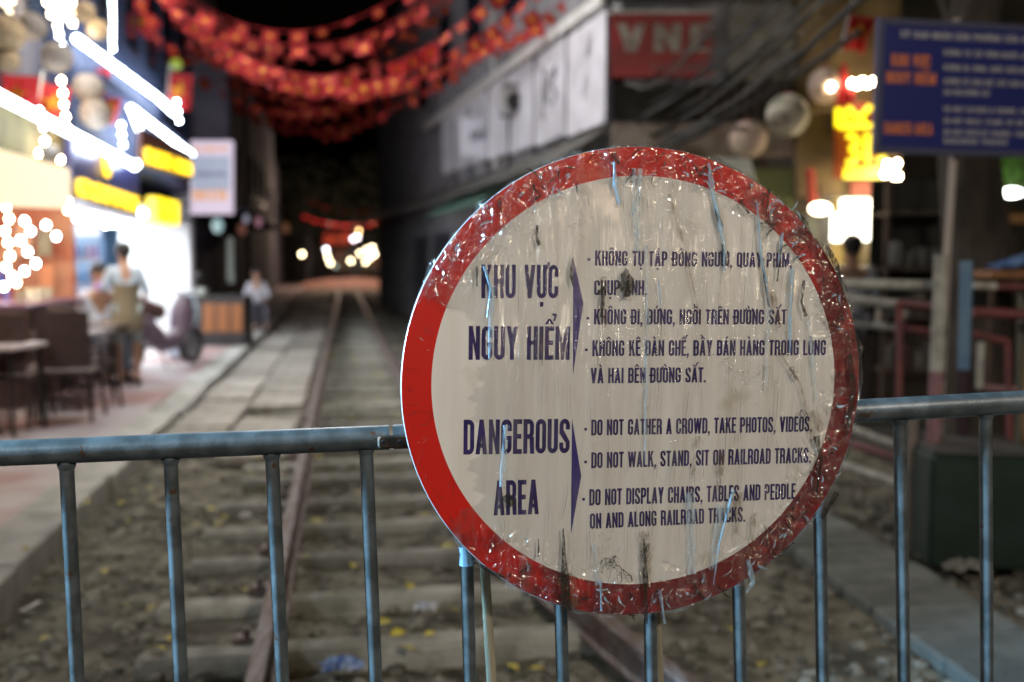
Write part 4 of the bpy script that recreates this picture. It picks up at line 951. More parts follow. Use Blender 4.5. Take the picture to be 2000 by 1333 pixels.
big_flag(186, 128, 13, .20, .36, .15, .9, 'narrow red flag between the light tubes, upper')
big_flag(208, 176, 13.5, .22, .42, .25, .9, 'dark pink flag hanging in front of the blue wall, lower')
big_flag(-12, 140, 10, .42, .40, .1, .3, 'red flag at the left edge above the long light tube')
big_flag(84, 160, 11, .28, .42, .2, .6, 'red flag behind the three cold bulbs')
big_flag(268, 5, 16, .5, .34, .7, .2, 'pale pink lit flag at the top near the bunting', )
lime = MB(); c = at(344, 126, 17.5); lime.ball(c, .10, 12, 8); o = lime.build('paper_lantern', glow('lime_lantern', (.55, .75, .02), .45)); tag(o, 'small lime green lantern above the large red flag', 'lantern')

# bunting: garlands of paper flags across the street
fm = flag_mb(.30, .21, .03); fo = None
garl_group = 'garlands of red flags across the street'
def garland(A, B, sag, n, lab, rr=.006):
    global fo
    e = empty('flag_garland', A, lab, 'bunting', garl_group)
    A = Vector(A); B = Vector(B); f = lambda t: A.lerp(B, t) - Vector((0, 0, sag * 4 * t * (1 - t)))
    MB().tube([f(i / 20) for i in range(21)], rr, 4).build('rope', M_flag, e)
    for i in range(n):
        t = (i + .3) / n; p = f(t); d = f(min(1, t + .02)) - f(t); a = math.atan2(d.y, d.x); s = random.uniform(.7, 1.25) * (.62 if A.y < 18 else .75)
        M = Matrix.Translation(p - A) @ Matrix.Rotation(a + random.uniform(-1.0, 1.0), 4, 'Z') @ Matrix.Rotation(-math.atan2(d.z, math.hypot(d.x, d.y)), 4, 'Y') @ Matrix.Rotation(random.uniform(-.7, .7), 4, 'X') @ Matrix.Scale(s, 4)
        if fo is None: fo = fm.build('paper_flag', [M_flag, M_star]); fo.parent = e; fo.matrix_basis = M
        else: inst('paper_flag', fo.data, e, M)
for k in range(12):
    Y = 12.6 + k * 1.25
    zl, zr = 5.75 + random.uniform(-.3, .3), 5.9 + random.uniform(-.3, .4)
    A = (-3.0 - .18 * Y + .2, Y, zl); B = (1.15 - .25 * (Y - 9), Y + random.uniform(-1, 1.5), zr); n = int((B[0] - A[0]) / .36)
    garland(A, B, random.uniform(.8, 1.15) + max(0, (17 - Y) * .12), n, 'garland of red starred flags across the street, %s' % ('first, nearest the camera', 'second from the camera', 'third from the camera', 'fourth from the camera', 'fifth from the camera', 'sixth from the camera', 'seventh from the camera', 'eighth from the camera', 'ninth from the camera', 'tenth from the camera', 'eleventh from the camera', 'last and farthest')[k])
garland(at(388, 100, 22), at(668, 180, 20), .12, 20, 'straight low garland dipping right in front of the dark street', .035)
garland(at(388, 128, 22.5), at(668, 212, 20.5), .12, 20, 'second straight low garland just under the other')
garland(at(640, 268, 25), at(1110, -5, 12), .15, 30, 'garland climbing steeply to the white panelled house on the right')
for (a, b_, sg, n_, lab) in (((300, -30, 11.2), (1010, -60, 10.8), 1.05, 22, 'short garland at the very top of the picture, nearest of all'), ((330, 10, 12.4), (1060, -30, 11.4), 1.0, 24, 'garland crossing low in front of the others at the top'),
                             ((350, 40, 14.2), (1040, 20, 12.0), .95, 26, 'garland whose right end meets the pale pipe'), ((380, 70, 17.5), (985, 60, 14.0), .9, 26, 'garland dipping in the middle of the bunting')):
    garland(at(*a), at(*b_), sg, n_, lab)
garland(at(262, -10, 13), at(388, 112, 21), .3, 22, 'garland running back along the roofs of the cafes')

# --- dark houses beyond on the left
M_dark2 = mat('night_wall', (.05, .048, .065), .9, c2=(.09, .085, .10), scale=1.5)
dl = empty('dark_house', fxy(27, 0), 'unlit house beyond the projecting light box on the left', 'building')
mb = MB(); slab4(mb, [fxy(21.8, 0, -.1), fxy(36, 0, -.1), fxy(36, 8.5, -.1), fxy(21.8, 8.5, -.1)], 3.0); mb.build('wall', M_dark2, dl)
for k in range(4):
    Y = 23.5 + k * 3; mb = MB(); slab4(mb, [fxy(Y, .1, -.07), fxy(Y + 1.6, .1, -.07), fxy(Y + 1.6, 2.4, -.07), fxy(Y, 2.4, -.07)], .05); mb.build('shutter', M_darkwall, dl)
    mb = MB(); slab4(mb, [fxy(Y, 4, -.07), fxy(Y + 1.2, 4, -.07), fxy(Y + 1.2, 5.5, -.07), fxy(Y, 5.5, -.07)], .05); mb.build('window', bpy.data.materials['dark_glass'], dl)
mb = MB(); mb.box(at(413, 215, 22.2), (.75, .3, 2.6)); mb.build('balcony_wall', mat('grey_lilac_wall', (.20, .20, .26), .8), dl)
mb = MB(); mb.box(fxy(29, 2.75, .5), (1.2, 13, .08), rotz(math.atan2(.18, 1))); mb.build('awning', M_darkwall, dl)
dl2 = empty('dark_house', fxy(48, 0), 'row of far unlit houses on the left down the line', 'building')
for k in range(4):
    Y = 36.5 + k * 11; mb = MB(); slab4(mb, [fxy(Y, 0, -.3 * k), fxy(Y + 10.6, 0, -.3 * k), fxy(Y + 10.6, 8 + k % 2, -.3 * k), fxy(Y, 8 + k % 2, -.3 * k)], 3.0); mb.build('wall', M_dark2, dl2)
    for j in range(3): mb = MB(); slab4(mb, [fxy(Y + 1 + j * 3, 4, -.3 * k + .03), fxy(Y + 2.4 + j * 3, 4, -.3 * k + .03), fxy(Y + 2.4 + j * 3, 5.6, -.3 * k + .03), fxy(Y + 1 + j * 3, 5.6, -.3 * k + .03)], .05); mb.build('window', bpy.data.materials['dark_glass'], dl2)
# things hanging and standing there
for (x, y, r, Y, c, s, lab) in ((425, 441, 11, 20.5, (.55, .85, .85), .55, 'pale blue green lantern under the projecting light box'), (481, 428, 6, 24, (.6, .6, .75), .4, 'small dim lilac lamp in the dark beyond the light box'),
        (505, 434, 7, 25, (.75, .35, .45), .35, 'small dim pink lamp beside the lilac one'), (473, 448, 9, 24, (.5, .18, .12), .22, 'dim reddish lamp hanging below the two small lamps'), (558, 446, 8, 30, (.5, .2, .1), .2, 'dim brown lamp before the dark houses')):
    c_ = at(x, y, Y); R_ = r / FPX * Y; e = empty('hanging_lamp', c_, lab, 'lamp', 'dim lamps beyond the cafes')
    b_ = MB(); b_.ball(c_, (R_, R_, R_ * 1.35), 12, 8); b_.build('globe', glow('globe_glow', c, s), e)
    MB().tube([c_ + Vector((0, 0, R_)), c_ + Vector((0, 0, R_ + .6))], .01, 5).build('cord', M_dark, e)
# pale strip light standing upright
o = MB().bbox(at(450, 508, 22.5), (.16, .08, 1.05), .02).build('roller_banner', mat('pale_banner', (.35, .42, .38), .6)); tag(o, 'narrow pale upright banner before the dark shutters', 'banner')

# ================================================================ THINGS ON THE LEFT PAVEMENT
M_rattan = mat('dark_rattan', (.040, .022, .020), .5, c2=(.07, .04, .035), scale=30, bump=.4)
def chair_at(Y, o_, rz, lab, proto=[None]):
    p = fxy(Y, .085, o_)
    if proto[0] is None:
        e = empty('dark_chair', p, lab, 'chair', 'dark chairs on the left pavement', rz)
        mk = lambda mb, n_: (setattr(q_ := mb.build(n_, M_rattan), 'parent', e))
        mk(MB().bbox((0, 0, .43), (.44, .44, .05), .015), 'seat')
        bk = MB()
        for z_ in range(6): bk.bbox((0, .21, .53 + z_ * .075), (.42, .022, .06), .006)
        mk(bk.bbox((0, .222, .72), (.44, .012, .50), .004), 'backrest')
        for s in (-1, 1):
            for q in (-1, 1): mk(MB().tube([(s * .20, q * .20, .42), (s * .225, q * .235, 0)], .017, 8), 'leg')
            mk(MB().tube([(s * .22, .21, .62), (s * .23, -.10, .64), (s * .22, -.20, .60), (s * .21, -.20, .42)], .016, 8), 'armrest')
        mk(MB().tube([(-.21, -.22, .18), (.21, -.22, .18)], .011, 6), 'stretcher')
        proto[0] = e
    else:
        e = copy_tree(proto[0]); e.location = p; e.rotation_euler = (0, 0, rz); e['label'] = lab
    return e
chair_at(8.75, .64, .15 + math.pi, 'dark chair with its back to the camera, nearest the track')
chair_at(9.5, .58, 2.6, 'dark chair turned aside just behind the nearest one')
chair_at(8.4, .22, 3.3, 'dark chair at the left edge of the pavement, in deep shade')
chair_at(9.1, .15, 3.0, 'dark chair between the two wooden tables')
chair_at(10.2, .35, 1.4, 'dark chair facing the track behind the tables')
chair_at(8.05, .05, 3.5, 'dark chair cut off by the left edge of the picture')
M_top = mat('table_top', (.16, .13, .12), .35, c2=(.24, .20, .18), scale=12)
def table(Y, o_, lab, topm):
    e = empty('cafe_table', fxy(Y, .085, o_), lab, 'table', 'low tables outside the nearest cafe')
    for mb, n_, m in ((MB().bbox((0, 0, .71), (.6, .6, .035), .01), 'tabletop', topm),) + tuple((MB().tube([(s * .24, q * .24, .70), (s * .26, q * .26, 0)], .018, 8), 'leg', M_dark) for s in (-1, 1) for q in (-1, 1)):
        o = mb.build(n_, m); o.parent = e
table(8.1, .22, 'pale topped table at the very left edge of the picture', mat('pale_top', (.62, .55, .55), .3)); table(9.7, .45, 'dark wooden table behind the chairs', M_top); table(11.0, .35, 'dark wooden table in front of the person in blue', M_top)
# counter with glasses
ct = empty('bar_counter', fxy(10.4, .085, -.3), 'dark bar counter with a purple edge and cups on it outside the cafe', 'counter')
mb = MB(); Mz = rotz(math.atan2(.18, 1)); mb.bbox(fxy(10.6, .56, -.25), (.5, 2.2, .95), .02, Mz); mb.build('cabinet', M_rattan, ct)
mb = MB(); mb.bbox(fxy(10.6, 1.06, -.22), (.62, 2.3, .05), .012, Mz); mb.build('worktop', mat('plum_edge', (.16, .08, .14), .3), ct)
M_glass = mat('drink_glass', (.55, .62, .60), .1, c2=(.7, .5, .2), scale=30)
cp = MB(); cp.tube([(0, 0, 0), (0, 0, .13)], [.030, .038], 10); first = None
for k in range(9):
    p = fxy(9.7 + k * .21, 1.087, -.22 + random.uniform(-.15, .2))
    if first is None: first = cp.build('glass', M_glass); first.location = p; o = first
    else: o = inst('glass', first.data, None, Matrix.Translation(p))
    tag(o, 'clear drinking glass standing on the dark bar counter', 'glass', 'glasses on the bar counter')
# fridge
fr_ = empty('drinks_fridge', fxy(13.0, .09, -.35), 'tall blue lit drinks fridge at the front of the white room', 'fridge')
Mr = rotz(.0); c = at(160, 500, 13.0)
mb = MB(); mb.bbox((c.x, 13.3, 1.03), (.56, .5, 1.88), .02); mb.build('body', mat('fridge_blue', (.10, .22, .42), .3), fr_)
mb = MB(); mb.bbox((c.x, 13.04, 1.05), (.46, .012, 1.55), .004); mb.build('door', glow('fridge_glass', (.22, .42, .72), .55, (.1, .15, .2)), fr_)
mb = MB(); mb.bbox((c.x, 13.035, 1.90), (.50, .014, .14), .004); mb.build('header', mat('fridge_header', (.5, .6, .7), .4), fr_)
for k in range(4):
    mb = MB(); mb.bbox((c.x, 13.025, .55 + k * .33), (.46, .01, .02), .003); so_ = mb.build('shelf', M_white, fr_)
    for j in range(5): mb = MB(); mb.tube([(c.x - .18 + j * .09, 13.0, .56 + k * .33), (c.x - .18 + j * .09, 13.0, .74 + k * .33)], [.028, .020], 8); mb.build('bottle', mat('bottle_%s' % 'colour', (random.random() * .5, .3 * random.random(), .1 + .3 * random.random()), .3), so_)
# posters on the orange wall
for (x0, y0, x1, y1, c_, lab) in ((30, 432, 62, 500, (.75, .45, .30), 'pale orange poster on the inner wall of the nearest cafe'), (74, 450, 100, 500, (.30, .28, .20), 'dark poster beside the pale orange one'), (78, 520, 104, 560, (.7, .30, .16), 'small orange poster low on the inner wall')):
    mb = MB(); slab4(mb, rect(x0, y0, x1, y1, 11.42), .015); o = mb.build('poster', mat('poster_print', c_, .6)); tag(o, lab, 'poster')
# black cabinet with orange panels
cab = empty('black_cabinet', ground(428, 678, .085), 'black cabinet with three glowing orange panels at the edge of the pavement', 'cabinet')
pc = ground(428, 676, .085); Yc = pc.y
mb = MB(); mb.bbox((pc.x, Yc + .25, .085 + .43), (.92, .5, .86), .02); mb.build('body', M_black, cab)
mb = MB(); slab4(mb, rect(395, 592, 476, 650, Yc - .012), .01); mb.build('backing', mat('cabinet_brown', (.10, .035, .01), .5), cab)
for k in range(3): mb = MB(); slab4(mb, rect(397 + k * 28, 594, 417 + k * 28, 648, Yc - .02), .012); mb.build('panel', mat('amber_panel', (.24, .09, .026), .6), cab)
mb = MB(); mb.bbox((pc.x - .36, Yc + .2, .085 + .92), (.22, .3, .12), .03); o = mb.build('basin', mat('pale_basin', (.45, .50, .48), .4)); tag(o, 'pale plastic basin on the corner of the black cabinet', 'basin')
# small bits between the person and the cabinet
mb = MB(); c = ground(352, 700, .085); mb.bbox((c.x, c.y, .085 + .20), (.30, .3, .38), .03); o = mb.build('storage_box', mat('white_blue_box', (.55, .65, .72), .5)); tag(o, 'pale storage box left of the black cabinet', 'box')
mb = MB(); mb.tube([(c.x - .1, c.y + .1, .47), (c.x - .1, c.y + .1, .72)], [.09, .07], 12); o = mb.build('yellow_bottle', mat('yellow_green', (.5, .5, .08), .4)); tag(o, 'yellow green bottle on the pale storage box', 'bottle')

# people on the left
M_tee = mat('pale_blue_tee', (.40, .48, .58), .8, c2=(.34, .42, .52), scale=10); M_khaki = mat('khaki_cloth', (.20, .165, .11), .8); M_greysh = mat('grey_shorts', (.28, .34, .36), .8)
pl_ = fxy(11.3, .085, .62)
p1 = person(pl_, math.pi + .5, 'person standing with back turned, pale blue tee shirt, khaki apron and grey shorts', M_tee, M_greysh, .95, lean=.05, arms={'l': ((-.24, .0, 1.10), (-.20, -.20, 1.0)), 'r': ((.25, -.02, 1.12), (.16, -.24, 1.04))})
ap = MB(); vs = []
for j in range(7):
    z_ = .62 + j * .09; wd = .17 + .02 * math.sin(j)
    for i in range(9): a = -1.2 + 2.4 * i / 8; vs.append((math.sin(a) * wd, .02 + math.cos(a) * (wd * .86), z_))
ap.add(vs, [(j * 9 + i, j * 9 + i + 1, (j + 1) * 9 + i + 1, (j + 1) * 9 + i) for j in range(6) for i in range(8)], 0, True); o = ap.build('apron', M_khaki); o.parent = p1
p2 = person(fxy(12.0, .085, .12), .9, 'seated person with black hair in white shirt and lilac scarf facing the track', mat('white_shirt', (.62, .64, .70), .8), mat('denim', (.20, .26, .36), .8), 1.08, seated=True, lean=.08, arms={'l': ((-.22, -.12, .70), (-.10, -.34, .66)), 'r': ((.22, -.12, .70), (.10, -.34, .66))}, long=True)
stl = MB(); stl.bbox((0, .02, .24), (.34, .34, .46), .03); o = stl.build('stool', M_dark); o.location = p2.location; tag(o, 'dark stool under the seated person with the lilac scarf', 'stool')
sc_ = MB(); sc_.ball((0, -.21, 1.12), (.10, .07, .06), 12, 8); o = sc_.build('scarf', mat('lilac_cloth', (.42, .28, .66), .8)); o.parent = p2
p3 = person(fxy(10.9, .085, -.75), .6, 'person in blue and lilac top standing inside the nearest cafe', mat('blue_top', (.10, .10, .34), .8, c2=(.35, .28, .6), scale=6), mat('dark_trousers', (.03, .03, .05), .8), .95, long=True)
p4 = person(at(502, 600, 21.5) * 1.0, .4, 'person in white shirt sitting in the dark beyond the black cabinet', mat('white_tee', (.50, .50, .56), .8), M_darkwall, 1.0, seated=True, arms={'l': ((-.25, -.12, .68), (-.20, -.38, .66)), 'r': ((.24, -.1, .70), (.15, -.36, .66))}, long=True)
p4.location = (at(502, 600, 21.5).x, 21.5, .09)
stl = MB(); stl.bbox((0, .02, .22), (.36, .36, .42), .03); o = stl.build('stool', M_dark); o.location = p4.location; tag(o, 'dark stool under the person in the white shirt', 'stool')

# motor scooter leaning on its stand by the white room
scm = mat('scooter_plum', (.12, .08, .12), .3, c2=(.16, .12, .15), scale=4); M_tyre = mat('tyre', (.02, .02, .02), .8); M_seat = mat('scooter_seat', (.10, .05, .045), .5)
sb0 = fxy(13.4, .085, .65); scoo = empty('motor_scooter', sb0, 'parked motor scooter with blue white front beside the person in the apron', 'motor scooter', None, math.pi - .35)
def sm_(mb, n_, m, par=None):
    o = mb.build(n_, m); o.parent = par or scoo; return o
for y in (-.62, .60):
    w_ = MB(); w_.tube([(0, y + .21 * math.cos(a), .25 + .21 * math.sin(a)) for a in [i * 2 * math.pi / 20 for i in range(21)]], .045, 8, cap=False); wh = sm_(w_, 'wheel', M_tyre)
    r_ = MB(); r_.tube([(-.02, y, .25), (.02, y, .25)], .15, 14); sm_(r_, 'rim', mat('wheel_rim', (.4, .4, .42), .3, .8), wh)
b_ = MB(); b_.tube([(0, -.50, .95), (0, -.46, .75), (0, -.40, .5), (0, -.25, .33), (0, .0, .30), (0, .15, .42), (0, .4, .62), (0, .75, .66)], [.10, .17, .16, .12, .12, .15, .16, .07], 12); sm_(b_, 'body', scm)
b_ = MB(); b_.ball((0, -.58, .72), (.17, .08, .26), 12, 8); sm_(b_, 'front_fairing', mat('fairing_blue_white', (.50, .66, .78), .3))
b_ = MB(); b_.tube([(0, .02, .74), (0, .3, .80), (0, .62, .82)], [.11, .13, .09], 12); sm_(b_, 'saddle', M_seat)
b_ = MB(); b_.tube([(-.34, -.36, 1.02), (-.15, -.46, 1.02), (0, -.50, .98), (.15, -.46, 1.02), (.34, -.36, 1.02)], .018, 8); sm_(b_, 'handlebar', M_black)
for s in (-1, 1):
    b_ = MB(); b_.tube([(s * .22, -.42, 1.03), (s * .27, -.46, 1.20)], .008, 6); b_.ball((s * .27, -.47, 1.24), (.06, .02, .045), 10, 6); sm_(b_, 'mirror', M_black)
b_ = MB(); b_.ball((0, -.62, .93), (.09, .06, .06), 10, 8); sm_(b_, 'headlight', mat('lens', (.7, .7, .7), .1))
b_ = MB(); b_.tube([(0, -.60, .30), (0, -.5, .75)], .025, 8); sm_(b_, 'fork', M_dark)
b_ = MB(); b_.tube([(.13, .1, .26), (.15, .75, .34)], [.03, .05], 10); sm_(b_, 'exhaust', mat('chrome', (.5, .5, .5), .25, .9))
b_ = MB(); b_.tube([(0, .05, .28), (-.16, .1, 0)], .012, 6); sm_(b_, 'kickstand', M_dark)

# ================================================================ FAR END OF THE STREET
lamp('added_hump_light', (-10.5, 62, 5.0), None, 1500, .25, (1, .72, .55), 'POINT')  # unseen lamp added to brighten the front of the road hump
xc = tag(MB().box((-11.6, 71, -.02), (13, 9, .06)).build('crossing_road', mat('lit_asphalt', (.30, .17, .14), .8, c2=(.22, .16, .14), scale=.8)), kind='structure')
hp_ = MB(); vs = []
for j in range(2):
    for i in range(17):
        u = i / 16; vs.append((-14.3 + u * 6.6 + j * .0, 66 + j * 5, .02 + .62 * math.sin(math.pi * u) ** .5 - j * .0))
for i in range(17): u = i / 16; vs.append((-14.3 + u * 6.6, 66, -.05))
hp_.add(vs, [(i, i + 1, i + 18, i + 17) for i in range(16)] + [(34 + i, 35 + i, i + 1, i) for i in range(16)], 0, True)
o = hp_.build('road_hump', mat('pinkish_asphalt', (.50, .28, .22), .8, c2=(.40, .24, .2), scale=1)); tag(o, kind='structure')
def far_lamp(px, py, Y, r, c, s, lab):
    p = at(px, py, Y); e = empty('far_lamp', p, lab, 'lamp', 'lamps at the far end of the street')
    MB().ball(p, r, 10, 7).build('globe', glow('far_glow', c, s * .30), e); MB().tube([p + Vector((0, .05, r)), p + Vector((0, .05, r + .6))], .02, 5).build('stem', M_dark, e)
W_, Wc = (1, .80, .48), (.95, .95, 1)
for i, (x, y, c, s, lab) in enumerate(((590, 497, W_, 60, 'single yellowish lamp at the far left of the distant lights'), (637, 488, Wc, 40, 'white lamp, top of the left cluster of distant lights'), (640, 502, W_, 50, 'lamp in the middle of the left cluster of distant lights'),
        (645, 514, W_, 50, 'lowest lamp of the left cluster of distant lights'), (655, 520, (.5, .7, .6), 5, 'dim greenish lamp between the distant clusters'), (700, 452, (1, .62, .25), 45, 'orange lamp topping the distant lights'), (690, 467, (1, .8, .95), 40, 'pinkish white lamp under the orange one, left'),
        (698, 464, (1, .85, .9), 40, 'pinkish white lamp under the orange one, right'), (685, 510, W_, 55, 'round lamp alone in the middle of the distant lights'), (703, 495, W_, 45, 'left lamp of the large right cluster'), (716, 488, W_, 50, 'upper left lamp of the large right cluster'),
        (727, 484, W_, 55, 'upper right lamp of the large right cluster'), (731, 497, W_, 60, 'bright lamp at the right of the large cluster'), (722, 503, W_, 60, 'central lamp of the large right cluster'), (714, 512, W_, 50, 'lowest lamp of the large right cluster'), (745, 516, (1, .75, .78), 18, 'pink lamp right of all the distant lights, upper'), (746, 528, (1, .7, .75), 14, 'pink lamp right of all the distant lights, lower'))):
    far_lamp(x, y, 74 + (i % 3), .13, c, s, lab)
ff = empty('far_shop', at(690, 500, 78), 'distant shop with red awning closing the street beyond the crossing', 'building')
mb = MB(); mb.box((-12, 79.5, 3), (26, 2, 7)); mb.build('wall', mat('far_wall', (.012, .011, .014), .9, c2=(.03, .025, .022), scale=.7), ff)
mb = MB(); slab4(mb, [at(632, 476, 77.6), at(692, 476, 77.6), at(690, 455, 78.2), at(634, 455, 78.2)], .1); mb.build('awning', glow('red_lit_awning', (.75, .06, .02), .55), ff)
mb = MB(); slab4(mb, rect(650, 490, 740, 530, 78.3), .05); mb.build('shop_front', mat('shop_front_print', (.25, .12, .08), .7, c2=(.05, .12, .14), scale=1.5), ff)

# far trees closing the street
M_farleaf = translucent('far_leaf', (.03, .035, .02), .3)
for (px, Y, hgt_, w_, lab) in ((600, 72, 9.0, 4.0, 'dark tree over the far crossing on the left'), (690, 76, 8.0, 4.4, 'dark tree hanging over the distant red awning'), (790, 70, 9.5, 4.6, 'dark tree over the far crossing on the right')):
    b0_ = at(px, 560, Y); b0_.z = 0; e = empty('far_tree', b0_, lab, 'tree', 'dark trees at the far end of the street')
    MB().tube([b0_, b0_ + Vector((.2, 0, 2.2)), b0_ + Vector((0, .1, hgt_ * .7))], [.22, .18, .08], 8).build('trunk', M_darkwall, e)
    c_ = MB()
    for k in range(1500):
        d = Vector((random.gauss(0, 1), random.gauss(0, 1), random.gauss(0, 1))).normalized() * random.random() ** .35
        if noise.noise(d * 2.5 + Vector((px, 0, 0))) < -.12: continue
        p = b0_ + Vector((d.x * w_, d.y * 2.5, hgt_ * .72 + d.z * hgt_ * .34)); s = random.uniform(.12, .24); a = Vector((random.gauss(0, 1), random.gauss(0, 1), random.gauss(0, 1))).normalized(); q_ = a.orthogonal()
        c_.add([p - a * s, p + q_ * s * .5, p + a * s, p - q_ * s * .5], [(0, 1, 2, 3)])
    o = c_.build('crown', M_farleaf, e); o['kind'] = 'stuff'
garland(at(600, 388, 55), at(760, 400, 50), .5, 16, 'far red garland glowing dimly over the end of the street')
garland(at(590, 420, 60), at(740, 432, 62), .4, 16, 'lowest far red garland above the distant lights')
# ================================================================ RIGHT HOUSE, WHITE PANELS
YB = 11.0; XB = (1190 - 1000) / FPX * YB; SB = .24                       # corner of the house; its side wall runs back with slope -SB
SD = Vector((-SB, 1, 0)).normalized(); SNm = Vector((-SD.y, SD.x, 0))        # direction back, outward normal (towards the track)
C0 = Vector((XB, YB, 0))
def side(px, py, o=0.0): return on_plane(px, py, C0 + SNm * o, SNm)
def sxy(s, z, o=0.0): return C0 + SD * s + Vector((0, 0, z)) + SNm * o
M_panel = mat('white_metal_panel', (.72, .72, .80), .45, c2=(.55, .55, .60), scale=2.5, bump=.15, bscale=8)
M_conc2 = mat('grimy_render', (.36, .36, .39), .9, c2=(.20, .20, .21), scale=3, bump=.4, bscale=20)
hs = empty('panelled_house', C0, 'right hand house with white metal panels along its side wall', 'building')
mb = MB(); 
vs = [sxy(0, 0, -.15), sxy(0, 0, -.15) + Vector((2.3, 0, 0)), sxy(26, 0, -.15) + Vector((2.3, 0, 0)), sxy(26, 0, -.15)]
mb.add(vs + [v_ + Vector((0, 0, 9)) for v_ in vs], [(0, 3, 7, 4), (0, 4, 5, 1), (4, 7, 6, 5), (1, 5, 6, 2), (2, 6, 7, 3)]); mb.build('wall', M_conc2, hs)
for k in range(7):                                                        # panels
    s0, s1 = k * 1.55, k * 1.55 + 1.5; zt, zb = 4.22 + .05 * k, 3.02 + .06 * k
    mb = MB(); slab4(mb, [sxy(s1, zb + .02, .05), sxy(s0, zb, .05), sxy(s0, zt, .05), sxy(s1, zt + .03, .05)], .05); mb.build('panel', M_panel, hs)
for k in range(8): mb = MB(); mb.box(sxy(k * 1.55 - .025, 3.7, .03), (.07, .05, 1.4)); mb.build('panel_post', M_darkwall, hs)
mb = MB(); slab4(mb, [sxy(13, 4.60, .12), sxy(0, 4.27, .12), sxy(0, 4.40, .12), sxy(13, 4.76, .12)], .1); mb.build('gutter', M_white, hs)
mb = MB(); slab4(mb, [sxy(26, 2.9, .55), sxy(0, 2.62, .55), sxy(0, 2.98, .0), sxy(26, 3.3, .0)], .05); mb.build('awning', mat('grey_awning', (.085, .085, .08), .7, c2=(.14, .14, .13), scale=4), hs)
mb = MB(); slab4(mb, [sxy(9.5, 2.45, .60), sxy(4.5, 2.40, .60), sxy(4.5, 2.75, .1), sxy(9.5, 2.8, .1)], .04); mb.build('green_awning', mat('green_awning', (.10, .20, .16), .7), hs)
for k in range(5):
    s0 = 1.2 + k * 3.2; mb = MB(); slab4(mb, [sxy(s0 + 2.4, .0, -.13), sxy(s0, 0, -.13), sxy(s0, 2.2, -.13), sxy(s0 + 2.4, 2.2, -.13)], .04); mb.build('shutter', mat('night_shutter', (.05, .055, .07), .6) if k == 0 else bpy.data.materials['night_shutter'], hs)
    mb = MB(); slab4(mb, [sxy(s0 + 1.3, 5.4, -.12), sxy(s0, 5.4, -.12), sxy(s0, 6.9, -.12), sxy(s0 + 1.3, 6.9, -.12)], .04); mb.build('window', bpy.data.materials['dark_glass'], hs)
# balcony roofs above, on the front
mb = MB(); mb.box(C0 + Vector((1.15, -.25, 4.36)), (2.45, .7, .10)); mb.build('eaves', mat('grey_eaves', (.22, .21, .21), .8), hs)
mb = MB(); slab4(mb, [C0 + Vector((1.25, -.18, 3.45)), C0 + Vector((2.3, -.18, 3.45)), C0 + Vector((2.3, -.02, 4.28)), C0 + Vector((1.25, -.02, 4.28))], .05); mb.build('front_panel', mat('stained_sheet', (.24, .23, .20), .8, c2=(.34, .33, .29), scale=5), hs)
mb = MB(); slab4(mb, [C0 + Vector((.02, -.03, 3.02)), C0 + Vector((2.25, -.03, 3.02)), C0 + Vector((2.25, -.03, 3.42)), C0 + Vector((.02, -.03, 3.42))], .02); mb.build('recess_shade', mat('recess_shade_colour', (.03, .028, .026), .9), hs)  # flat dark sheet; the shade of a recess is put into its colour
for k in range(11): mb = MB(); mb.box(C0 + Vector((1.0 + k * .115, -.06, 3.22)), (.03, .03, .38)); mb.build('slat', mat('brown_slat', (.09, .06, .06), .7) if k == 0 else bpy.data.materials['brown_slat'], hs)
mb = MB(); slab4(mb, [C0 + Vector((.0, -.10, 2.62)), C0 + Vector((2.25, -.10, 2.62)), C0 + Vector((2.25, -.06, 3.0)), C0 + Vector((.0, -.06, 3.0))], .04); mb.build('lower_band', mat('beige_band', (.30, .26, .23), .8, c2=(.20, .15, .13), scale=5), hs)
mb = MB(); slab4(mb, [C0 + Vector((.0, -.05, .0)), C0 + Vector((2.3, -.05, .0)), C0 + Vector((2.3, -.05, 2.55)), C0 + Vector((.0, -.05, 2.55))], .03); mb.build('shop_front', mat('brown_shopfront', (.12, .075, .045), .6, c2=(.07, .05, .035), scale=3), hs)
mb = MB(); slab4(mb, [C0 + Vector((1.55, -.09, .0)), C0 + Vector((2.0, -.09, .0)), C0 + Vector((2.0, -.09, 2.5)), C0 + Vector((1.55, -.09, 2.5))], .03); mb.build('door', mat('olive_door', (.10, .12, .035), .6), hs)
mb = MB(); slab4(mb, [C0 + Vector((.9, -.45, 2.30)), C0 + Vector((1.5, -.45, 2.30)), C0 + Vector((1.5, -.1, 2.62)), C0 + Vector((.9, -.1, 2.62))], .03); mb.build('canopy', mat('pale_canopy', (.45, .46, .42), .7), hs)
# red sign
rs = empty('red_shop_sign', at(1292, 90, YB - .1), 'dark red sign board with large worn white letters on the front of the panelled house', 'sign')
mb = MB(); slab4(mb, rect(1194, 26, 1392, 151, YB - .10), .05); mb.build('board', mat('worn_red_board', (.36, .018, .022), .5, c2=(.24, .02, .02), scale=3), rs)
M_worn = mat('worn_white_print', (.42, .40, .36), .6, c2=(.26, .20, .18), scale=9)
text3d('VNE', at(1204, 102, YB - .11), (1, 0, 0), (0, 0, 1), (1385 - 1204) / FPX * YB, 52 / FPX * YB, M_worn, 'lettering', rs, gap=.1)
text3d('VIETNAM', at(1268, 138, YB - .11), (1, 0, 0), (0, 0, 1), 100 / FPX * YB, 12 / FPX * YB, mat('faint_print', (.26, .10, .09), .6), 'lettering', rs)
mb = MB(); slab4(mb, rect(1190, 20, 1396, 26, YB - .12), .08); mb.build('top_frame', M_white, rs)
